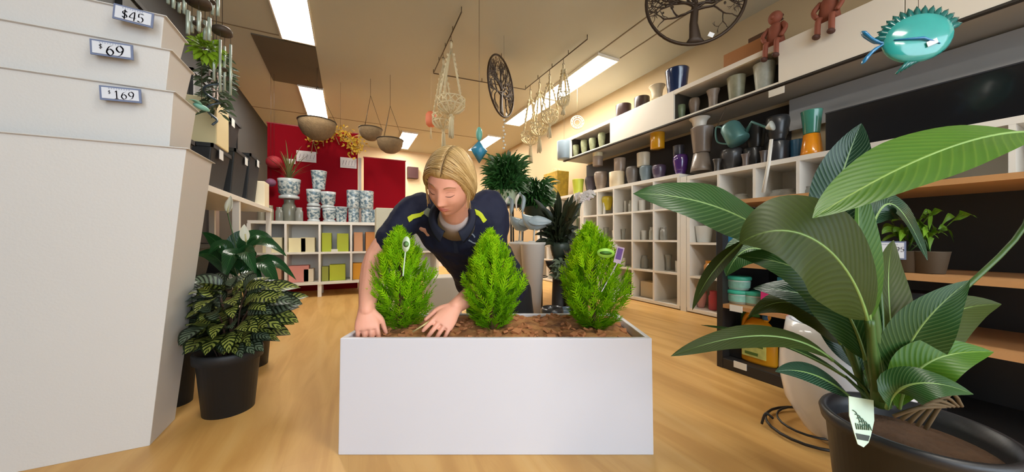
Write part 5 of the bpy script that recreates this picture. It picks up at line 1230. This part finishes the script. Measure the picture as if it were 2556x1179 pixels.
# small dark figures on black pot below, seen between the column and the conifer
for i, (u, z, c, lb, rr_, hh) in enumerate(((1378, 2.35, '#2b2c2e', 'black glazed pot on the floor in front of the dark pedestal', .085, .20), (1420, 2.5, '#5f6f7a', 'blue-grey pot on the floor left of the third conifer', .08, .16), (1352, 2.42, '#8b4a2c', 'small terracotta pot on the floor right of the column planters', .05, .10))):
    q = MB(); pot_mesh(q, rr_, hh, 'egg'); tag(q.build('floor_pot', mat('fp_'+c[1:], c, .3, coat=.4), loc=gpos(u, z, .001)), lb, 'pot')
# white low stand and pot behind the person, at left (pale plinth between arm and torso)
cD = gpos(1104, 2.35); q = MB().bb((-.11, -.11, 0), (.11, .11, .42)); tag(q.build('plinth', mat('plinth_white', '#d9d2c4', .5), loc=cD, bevel=.006), 'low white plinth on the floor seen under the chest of the person', 'plinth')
# cream patterned pot and leaves left of the person
cE = gpos(962, 3.2); tag(MB().bb((-.09, -.09, 0), (.09, .09, .97)).build('plinth', mat('plinth_cream', '#dcd6b8', .5), loc=cE, bevel=.006), 'tall cream plinth beside the left conifer, behind the right arm of the person', 'plinth')
# blue and silver bird ornaments hanging right of head
p = P(1196, 375, 2.6); t = thing('bird_ornament', 'blue and white hanging diamond ornament just right of the head of the person', 'ornament', p); t.scale = (1.4, 1.4, 1.4)
MB().lathe([(0, -.075), (.05, 0), (0, .055)], 4).build('body', mat('orn_blue', '#3c8fb0', .3, var=.3, scale=30), t); MB().ball((0, 0, .09), (.018, .018, .04), 8).build('neck', mat('orn_mint', '#6fb3a0', .4), t)
MB().tube([(0, 0, .1), (0, 0, (HC-p.z)/1.4)], .0012, 4).build('hanging_string', M_chain, t)
p = P(1258, 300, 3.3); t = thing('bead_string', 'string of white beads hanging below the edge-on metal disc', 'ornament', p)
q = MB()
for k in range(9): q.ball((.01*math.sin(k*2), 0, -.035*k), (.012,)*3, 6)
q.build('beads', mat('bead_white', '#e0ddd0', .4), t); MB().tube([(0, 0, -.28), (0, 0, HC-p.z)], .001, 4).build('string', M_chain, t)
# ================================================================== THE PERSON
M_skin = mat('skin', '#e6a58c', .5, var=.07, scale=14, sss=.12, bump=.03, bscale=180)
M_shirt = mat('navy_shirt', '#0e1430', .8, var=.15, scale=8, bump=.12, bscale=120)
M_hair = mat('blond_hair', '#b5935c', .45, var=.22, scale=45); M_hair2 = mat('blond_hair_light', '#d2b27c', .42, var=.15, scale=30); M_hroot = mat('hair_root', '#6f5230', .6)
hc = W(-.205, 1.115, .872)
fY = (RT*-.26 + UP*-.60 - FW*.76).normalized() if False else (RT*-.26 + UP*-.58 + FW*-.77).normalized()
uZ = (RT*.06 + UP*.80 + FW*-.60); uZ = (uZ-fY*uZ.dot(fY)).normalized(); xX = fY.cross(uZ).normalized()
HM = Matrix((xX, fY, uZ)).transposed()
def HL(p): return hc + HM @ Vector(p)
def hw_(z):           # half width of the head at height z
    t = max(0, -z/.112); return .072*(1-.36*t**1.7)
def feat(x, z):       # relief of the face, added along +y
    g = lambda cx, cz, sx_, sz_: math.exp(-((x-cx)/sx_)**2-((z-cz)/sz_)**2)
    b = 0
    for k in range(6):
        zz = .020-.010*k; b += .0052*(.4+.28*k)*g(0, zz, .0085+.0012*k, .009)*(1 if k < 5 else .8)
    b += .009*g(0, -.030, .0105, .008)+.004*(g(.011, -.033, .006, .006)+g(-.011, -.033, .006, .006))
    b -= .0085*(g(.031, .010, .017, .012)+g(-.031, .010, .017, .012))
    b += .0050*(g(.031, .008, .012, .009)+g(-.031, .008, .012, .009))
    b += .0035*(g(.030, .028, .02, .007)+g(-.030, .028, .02, .007))
    b += .0045*(g(.040, -.025, .018, .018)+g(-.040, -.025, .018, .018))
    b += .0065*g(0, -.050, .018, .0045)+.0075*g(0, -.060, .016, .005)-.003*g(0, -.0548, .022, .0016)-.003*g(0, -.070, .02, .005)
    b += .0075*g(0, -.090, .018, .014)
    return b
def headp(d):         # local surface point in the unit direction d
    x, y, z = d; Z = z*.112; X = x*hw_(Z)
    if y >= 0: Y = y*.088+feat(X, Z)*min(1, y*2.2)
    else: Y = y*.100*(1-.5*max(0, -z)**1.3)
    return Vector((X, Y-(.012*max(0, -z) if y < 0 else 0), Z))
def facep(x, z, off=0):
    sx_ = x/hw_(z); sz_ = z/.112; y = math.sqrt(max(0, 1-sx_*sx_-sz_*sz_)); return Vector((x, y*.088+feat(x, z)*min(1, y*2.2)+off, z))
person = thing('person', 'person with blond hair and navy polo shirt leaning over the trough, hands in soil', 'person', W(-.05, 1.70))
PO = Vector(person.location)
body = MB()
def bl_(q, secs, lat, n=26):      # loft through (centre, half width, half depth); lat = lateral direction
    cs_ = [W(*c) if len(c) == 3 and not isinstance(c, Vector) else c for c, _, _ in secs]; out = []
    for i, (c, a, b) in enumerate(secs):
        t = (cs_[min(i+1, len(cs_)-1)]-cs_[max(i-1, 0)]).normalized(); l = (lat-t*lat.dot(t)).normalized(); m = t.cross(l)
        out.append((cs_[i]-PO, l*a, m*b))
    q.loft(out, n)
def limb(q, pts, rs, n=16, sub=5):
    P_ = [W(*p)-PO for p in pts]; c = spl(P_, sub); R = []
    for i in range(len(rs)-1):
        for k in range(sub): R.append(rs[i]+(rs[i+1]-rs[i])*(k/sub))
    R.append(rs[-1]); q.tube(c, R, n)
    for e, r in ((c[0], R[0]), (c[-1], R[-1])): q.ball(e, (r, r, r), 7)
# head
nr, nc = 84, 110; vs = []; fs = []
for i in range(nr+1):
    th = math.pi*i/nr
    for k in range(nc):
        ph = 2*math.pi*k/nc; vs.append(HL(headp((math.sin(th)*math.cos(ph), math.sin(th)*math.sin(ph), math.cos(th))))-PO)
for i in range(nr):
    for k in range(nc): fs.append((i*nc+k, (i+1)*nc+k, (i+1)*nc+(k+1) % nc, i*nc+(k+1) % nc))
body.add(vs, fs)
for s in (-1, 1):     # ears
    body.loft([(HL((s*(.066+.006*k), -.004-.004*k, -.004))-PO, HM @ Vector((s*.003, -.016*(1-.12*k), 0)), HM @ Vector((0, -.004, .030*(1-.1*k)))) for k in range(3)], 18)
NB_ = (-.225, 1.31, .775)
bl_(body, [(HL((0, -.030, -.045)), .050, .050), (HL((0, -.040, -.085)), .048, .050), (W(-.215, 1.245, .79), .048, .050), (W(*NB_), .058, .062), (W(-.225, 1.38, .76), .075, .07)], RT, 22)
LAT = (RT*.386+FW*.06+UP*.02).normalized()
SR, SL = (-.405, 1.38, .800), (-.082, 1.43, .82)
torso = [((-.22, 1.345, .79), .09, .06), ((-.235, 1.39, .785), .185, .082), ((-.215, 1.45, .725), .165, .105), ((-.180, 1.54, .64), .140, .100), ((-.13, 1.64, .53), .145, .11), ((-.08, 1.73, .43), .155, .13), ((-.06, 1.80, .36), .12, .10)]
bl_(body, torso, LAT)
RE, RW_ = (-.532, 1.295, .615), (-.492, 1.125, .447)
LE, LW_ = (-.085, 1.385, .525), (-.2015, 1.175, .446)
limb(body, [SR, RE, RW_], [.050, .040, .025]); limb(body, [SL, LE, LW_], [.050, .040, .025])
def mid(a, b, t): return tuple(a[i]+(b[i]-a[i])*t for i in range(3))
limb(body, [RE, mid(RE, RW_, .3), RW_], [.039, .040, .0255]); limb(body, [LE, mid(LE, LW_, .3), LW_], [.038, .040, .0255])
def hand(q, wr, kn, side, back, curl, L=1.0, spread=.06):
    """wr, kn: wrist and middle knuckle in world; side: towards the thumb; back: out of the back of the hand"""
    d = (kn-wr).normalized(); s = (side-d*side.dot(d)).normalized(); b = (back-d*back.dot(d)-s*back.dot(s)).normalized(); pl = (kn-wr).length
    o = wr-PO
    q.loft([(o-d*.01, s*.025, b*.020), (o+d*pl*.25, s*.031, b*.0175), (o+d*pl*.6, s*.038, b*.0155), (o+d*pl*.92, s*.040, b*.0125), (o+d*pl*1.03, s*.036, b*.010)], 20)
    for i, (off, fl, r) in enumerate(((.030, .068, .0083), (.0105, .077, .0086), (-.0095, .071, .0083), (-.0285, .056, .0074))):
        p = o+d*pl*(.97-.04*abs(i-1))+s*off; a = curl[i]; dd = d; pts = [p-d*.015, p]; rs = [r, r*1.08]
        for k, (sg, bend) in enumerate(((.45, .55), (.31, .95), (.24, .6))):
            a_ = sum(x*a for x in (.55, .95, .6)[:k+1]); v = (d*math.cos(a_)-b*math.sin(a_)+s*spread*(1.5-i)).normalized(); pts.append(pts[-1]+v*fl*sg*L); rs.append(r*(1.0, .92, .80)[k])
        c = spl(pts, 4); R = [];
        for j in range(len(rs)-1): R += [rs[j]+(rs[j+1]-rs[j])*m/4 for m in range(4)]
        R.append(rs[-1]); q.tube(c, R, 10); q.ball(c[-1], (R[-1],)*3, 6)
    p = o+d*pl*.22+s*.024; tdir = (d*.72+s*.62-b*.25).normalized(); t2 = (d*.90+s*.25-b*.35).normalized()
    c = spl([p-d*.01-s*.008, p, p+tdir*.030, p+tdir*.030+t2*.030, p+tdir*.030+t2*.052], 4); q.tube(c, [.013-.0004*i for i in range(len(c))], 10); q.ball(c[-1], (.007,)*3, 6)
    return o
# right hand (left in the photo): straight down behind the front wall of the trough, back to the lens
hand(body, W(*RW_), W(-.482, 1.108, .385), RT*1.0+FW*.3, -FW*.9+UP*.3-RT*.2, (.35, .45, .5, .55), .72)
# left hand: reaching down-left over the front rim, back of the hand up
hand(body, W(*LW_), W(-.238, 1.118, .397), -RT*.8+UP*.1-FW*.3, UP*.55-FW*.8+RT*.15, (.30, .38, .42, .45), .80, .10)
HIP_R, HIP_L = (-.15, 1.73, .40), (.005, 1.76, .41)
limb(body, [HIP_R, (-.12, 1.60, .09)], [.075, .052]); limb(body, [(-.12, 1.60, .07), (-.12, 1.98, .06)], [.05, .035])
limb(body, [HIP_L, (.06, 1.60, .09)], [.075, .052]); limb(body, [(.06, 1.60, .07), (.05, 1.98, .06)], [.05, .035])
bo = body.build('body', M_skin, person)
m_ = bo.modifiers.new('remesh', 'REMESH'); m_.mode = 'VOXEL'; m_.voxel_size = .0030; m_.use_smooth_shade = True
m_ = bo.modifiers.new('smooth', 'SMOOTH'); m_.factor = .5; m_.iterations = 3
# polo shirt
sh = MB(); SHT = [(c, a+.014, b+.016) for c, a, b in torso[1:]]
bl_(sh, [((-.228, 1.325, .770), .105, .060)]+SHT[:4]+[((-.09, 1.73, .43), .175, .150), ((-.07, 1.77, .385), .17, .145)], LAT)
limb(sh, [mid((-.28, 1.39, .79), SR, .5), SR, mid(SR, RE, .62)], [.074, .066, .060]); limb(sh, [mid((-.17, 1.41, .80), SL, .5), SL, mid(SL, LE, .62)], [.074, .066, .062])
so = sh.build('polo_shirt', M_shirt, person)
m_ = so.modifiers.new('remesh', 'REMESH'); m_.mode = 'VOXEL'; m_.voxel_size = .005; m_.use_smooth_shade = True
m_ = so.modifiers.new('smooth', 'SMOOTH'); m_.factor = .6; m_.iterations = 14
tx = bpy.data.textures.new('cloth_folds', 'CLOUDS'); tx.noise_scale = .085; tx.noise_depth = 2
m_ = so.modifiers.new('folds', 'DISPLACE'); m_.texture = tx; m_.strength = .022; m_.mid_level = .42
# trousers
tr = MB()
bl_(tr, [((-.10, 1.70, .46), .160, .135), ((-.07, 1.76, .39), .170, .150), ((-.06, 1.83, .32), .15, .13)], LAT)
for hp, kx in ((HIP_R, -.12), (HIP_L, .06)):
    limb(tr, [hp, (kx, 1.585, .085)], [.098, .072]); limb(tr, [(kx, 1.585, .075), (kx, 1.96, .062)], [.068, .052])
to = tr.build('trousers', mat('black_trousers', '#0f1015', .85, bump=.1, bscale=90), person)
m_ = to.modifiers.new('remesh', 'REMESH'); m_.mode = 'VOXEL'; m_.voxel_size = .008; m_.use_smooth_shade = True
m_ = to.modifiers.new('smooth', 'SMOOTH'); m_.factor = .6; m_.iterations = 8
for kx in (-.12, .06):
    q = MB(); c = [W(kx, 1.97, .055)-PO, W(kx, 2.05, .05)-PO, W(kx, 2.12, .045)-PO]; q.tube(spl([c[0], c[1], c[2], W(kx, 2.14, .01)-PO], 4), [.042, .045, .048, .048, .05, .05, .048, .046, .045, .04, .036, .03, .02], 14); q.build('shoe', mat('black_shoe', '#151414', .5), person)
# collar, undershirt, yellow flashes, chest emblem
def wrap(o, off): m = o.modifiers.new('wrap', 'SHRINKWRAP'); m.target = so; m.wrap_method = 'NEAREST_SURFACEPOINT'; m.wrap_mode = 'ABOVE_SURFACE'; m.offset = off
q = MB(); bl_(q, [(W(-.222, 1.245, .775), .050, .052), (W(-.225, 1.285, .770), .058, .058), (W(-.225, 1.36, .755), .085, .08)], RT, 28); q.build('undershirt', mat('white_cotton', '#b9aaa6', .9), person)
q = MB(); vs = []; fs = []; n = 40; nb = W(-.228, 1.275, .770)
ax = (W(-.215, 1.20, .815)-W(-.228, 1.36, .76)).normalized(); e1 = (RT-ax*RT.dot(ax)).normalized(); e2 = ax.cross(e1)
if e2.z < 0: e2 = -e2         # e2 points up-back; the opening faces down-front
for i in range(n+1):
    a = math.radians(-90+22)+math.radians(360-44)*i/n; dd = e1*math.cos(a)+e2*math.sin(a); fr = abs(i/n*2-1)**6
    base = nb+dd*.066; top = nb+ax*.026+dd*.063; out = nb+ax*(.002-.035*fr)+dd*(.090+.022*fr)
    vs += [x-PO for x in (base-ax*.02, top, out)]
for i in range(n): a = 3*i; fs += [(a, a+3, a+4, a+1), (a+1, a+4, a+5, a+2)]
q.add(vs, fs); q.build('collar', mat('collar_navy', '#171c30', .8), person, solid=.003, subsurf=1)
def patch(name, pix, wpx, m, off=.0035):
    """strip lying on the shirt through photo points (u, v, z)"""
    q = MB(); c = spl([P(*p)-PO for p in pix], 5); vs = []; fs = []
    for i, p in enumerate(c):
        t = (c[min(i+1, len(c)-1)]-c[max(i-1, 0)]).normalized(); s = t.cross(FW).normalized()
        for k in range(5): vs.append(p+s*wpx*(k/4-.5))
    for i in range(len(c)-1):
        for k in range(4): a = 5*i+k; fs.append((a, a+1, a+6, a+5))
    q.add(vs, fs); o = q.build(name, m, person); wrap(o, off); return o
M_yel = mat('hi_vis_yellow', '#c9d419', .6, var=.05)
patch('yellow_flash', [(1022, 548, 1.29), (1040, 538, 1.29), (1058, 530, 1.29)], .020, M_yel); patch('yellow_flash', [(1176, 526, 1.33), (1200, 536, 1.32), (1218, 556, 1.31)], .020, M_yel)
M_gs = mat('grey_flash', '#8d9484', .7); patch('grey_flash', [(1062, 512, 1.27), (1056, 535, 1.27), (1066, 556, 1.27)], .018, M_gs); patch('grey_flash', [(1158, 530, 1.29), (1162, 556, 1.29), (1154, 580, 1.29)], .016, M_gs)
e0 = (1180, 600, 1.32); M_em = mat('emblem_pale', '#8e98a6', .7)
patch('emblem', [(1172, 592, 1.32), (1182, 590, 1.32), (1188, 600, 1.32)], .006, M_em, .003); patch('emblem', [(1170, 604, 1.32), (1180, 610, 1.32), (1190, 616, 1.32)], .006, M_em, .003)
patch('button_placket', [(1120, 572, 1.28), (1124, 610, 1.30), (1134, 650, 1.34)], .022, mat('placket_navy', '#1c2136', .75), .003)
# face details
def fline(name, pts, r, m, off=.0006): 
    q = MB(); c = spl([facep(x, z, off) for x, z in pts], 4); n = len(c); q.tube([HL(p)-PO for p in c], [r*(.35+.65*math.sin(math.pi*(i+.5)/n)) for i in range(n)], 6); return q.build(name, m, person)
M_lash = mat('lash_brown', '#5a3526', .6); M_brow = mat('brow_brown', '#9b6e4a', .8)
for s in (-1, 1):
    fline('eyelashes', [(s*.018, .0005), (s*.026, -.0015), (s*.034, -.0015), (s*.043, .003)], .0013, M_lash)
    fline('eyelid_crease', [(s*.019, .0105), (s*.030, .0140), (s*.043, .0100)], .0007, mat('crease', '#b0705a', .6), .0002)
    fline('eyebrow', [(s*.014, .0265), (s*.028, .0315), (s*.046, .0265)], .0020, M_brow, .0)
def lip(z0, z1, name):
    q = MB(); vs = []; fs = []; n = 16
    for i in range(n+1):
        x = -.021+.042*i/n; k = 1-(x/.0215)**2; zc = -.0545
        for j in range(5): z = zc+(z0 if z0 else z1)*k*j/4; vs.append(HL(facep(x, z, .0010+.0012*math.sin(math.pi*j/4)*k))-PO)
    for i in range(n):
        for j in range(4): a = 5*i+j; fs.append((a, a+1, a+6, a+5))
    q.add(vs, fs); q.build(name, mat('lip', '#bf6a5e', .4), person)
lip(.0085, 0, 'upper_lip'); lip(0, -.0105, 'lower_lip')
for s in (-1, 1): q = MB(); q.ball(HL(facep(s*.008, -.0385, -.0015))-PO, (.003, .003, .0025), 5); q.build('nostril', mat('nostril', '#8a4a3a', .8), person)
# hair: cap with a parting, strands drawn back, low bun
def hairline(y):
    t = [(.110, .062), (.080, .056), (.062, .050), (.045, .006), (.025, -.030), (.005, -.055), (-.02, -.060), (-.06, -.085), (-.12, -.085)]
    for (a, za), (b, zb_) in zip(t, t[1:]):
        if y >= b: f = min(1, max(0, (a-y)/(a-b))); return za+(zb_-za)*f
    return -.085
PX = -.004
def hairp(d, off):
    p = headp(d); n = Vector((p.x/.0052, p.y/.0079, p.z/.0125)).normalized(); return p+n*off
vs = []; idx = {}; fs = []; nr, nc = 70, 96
for i in range(nr+1):
    th = math.pi*i/nr*.86
    for k in range(nc):
        ph = 2*math.pi*k/nc; d = (math.sin(th)*math.cos(ph), math.sin(th)*math.sin(ph), math.cos(th)); p = headp(d); h = hairline(p.y); e = min(1, max(0, (p.z-h)/.016))
        groove = math.exp(-((p.x-PX)/.004)**2)*(1 if p.y > -.05 else 0)
        off = (-.004+(.0150+.0015*math.sin(ph*34+p.z*40))*e**.6)-.006*groove*e; vs.append(HL(hairp(d, off))-PO); idx[(i, k)] = p.z > h-.006
for i in range(nr):
    for k in range(nc):
        k2 = (k+1) % nc
        if idx[(i, k)] and idx[(i+1, k)] and idx[(i, k2)] and idx[(i+1, k2)]: fs.append((i*nc+k, (i+1)*nc+k, (i+1)*nc+k2, i*nc+k2))
q = MB().add(vs, fs); hair = q.build('hair', M_hair, person)
rr = random.Random(17)
def strand_set(m, n, r, seed, name):
    rr = random.Random(seed); q = MB()
    for i in range(n):
        s = rr.choice((-1, 1)); y0 = rr.uniform(-.055, .068); lift = rr.uniform(.0095, .0145)
        z0 = math.sqrt(max(.05, 1-(y0/.088)**2 if y0 > 0 else 1-(y0/.1)**2)); d0 = Vector((PX/.072+s*.035, y0/(.088 if y0 > 0 else .1), z0)).normalized()
        fwd = (y0+.055)/.123; d1 = Vector((s*(.80+.1*rr.random()), .42*fwd+.05-.25*(1-fwd), .62-.30*fwd+rr.uniform(-.12, .18))).normalized(); d2 = Vector((s*.80, -.30, -.30-.25*fwd+rr.uniform(-.1, .15))).normalized(); d3 = Vector((s*.12, -.95, -.35+rr.uniform(-.12, .12))).normalized()
        pts = []
        for k, p in enumerate(spl([d0, d1, d2, d3], 7)):
            dd = p.normalized(); pp = headp(dd); pts.append(HL(hairp(dd, lift if pp.z > hairline(pp.y)-.004 else lift*.8))-PO)
        q.tube(pts, [r*(.7+.3*math.sin(math.pi*j/len(pts))) for j in range(len(pts))], 5, flat=.6)
    o = q.build(name, m, hair); return o
strand_set(M_hair, 240, .0021, 1, 'strands'); strand_set(M_hair2, 240, .0018, 2, 'light_strands'); strand_set(M_hroot, 22, .0011, 3, 'dark_strands')
q = MB(); pts = []
for k in range(9): y0 = .074-.0155*k; z0 = math.sqrt(max(.05, 1-(y0/.088)**2 if y0 > 0 else 1-(y0/.1)**2)); d = Vector((PX/.072, y0/(.088 if y0 > 0 else .1), z0)).normalized(); pts.append(HL(hairp(d, .0062))-PO)
q.tube(pts, [.0014]+[.0026]*7+[.001], 6); q.build('parting', M_hroot, hair)
bc = HL((0, -.125, -.030))-PO; q = MB(); q.ball(bc, (.036, .034, .034), 12); bun = q.build('bun', M_hair, hair)
q = MB()
for k in range(60):
    a = rr.random()*3.14; b = rr.random()*6.28; u_ = Vector((math.cos(a), math.sin(a)*math.cos(b), math.sin(a)*math.sin(b))); v_ = u_.orthogonal().normalized(); r_ = .036+.002*rr.random()
    q.tube([bc+(u_*math.cos(t*.5)+v_*math.sin(t*.5))*r_ for t in range(8)], .0016, 4)
q.build('bun_strands', M_hair2, bun)
q = MB()
for k in range(14):      # wisps falling in front of the ears
    s = -1 if k % 2 else 1; x = s*(.062+rr.uniform(0, .008)); p0 = Vector((x*.9, .045+rr.uniform(-.015, .012), .035)); p1 = Vector((x*1.12, .035, -.01)); p2 = Vector((x*1.10, .03+rr.uniform(-.01, .02), -.05-rr.random()*.03))
    q.tube([HL(p)-PO for p in spl([p0, p1, p2], 5)], .0009, 4)
q.build('wisps', M_hair2, hair)
# stake held in the left hand
a, b = P(1030, 829, 1.105), P(1072, 803, 1.115); q = MB().tube([a-(a+b)/2, b-(a+b)/2], [.0022, .0034], 8); tag(q.build('wooden_stake', mat('pale_wood', '#cdbf85', .6), loc=(a+b)/2), 'thin pale wooden stake held in the hand above the left half of the trough', 'stake')
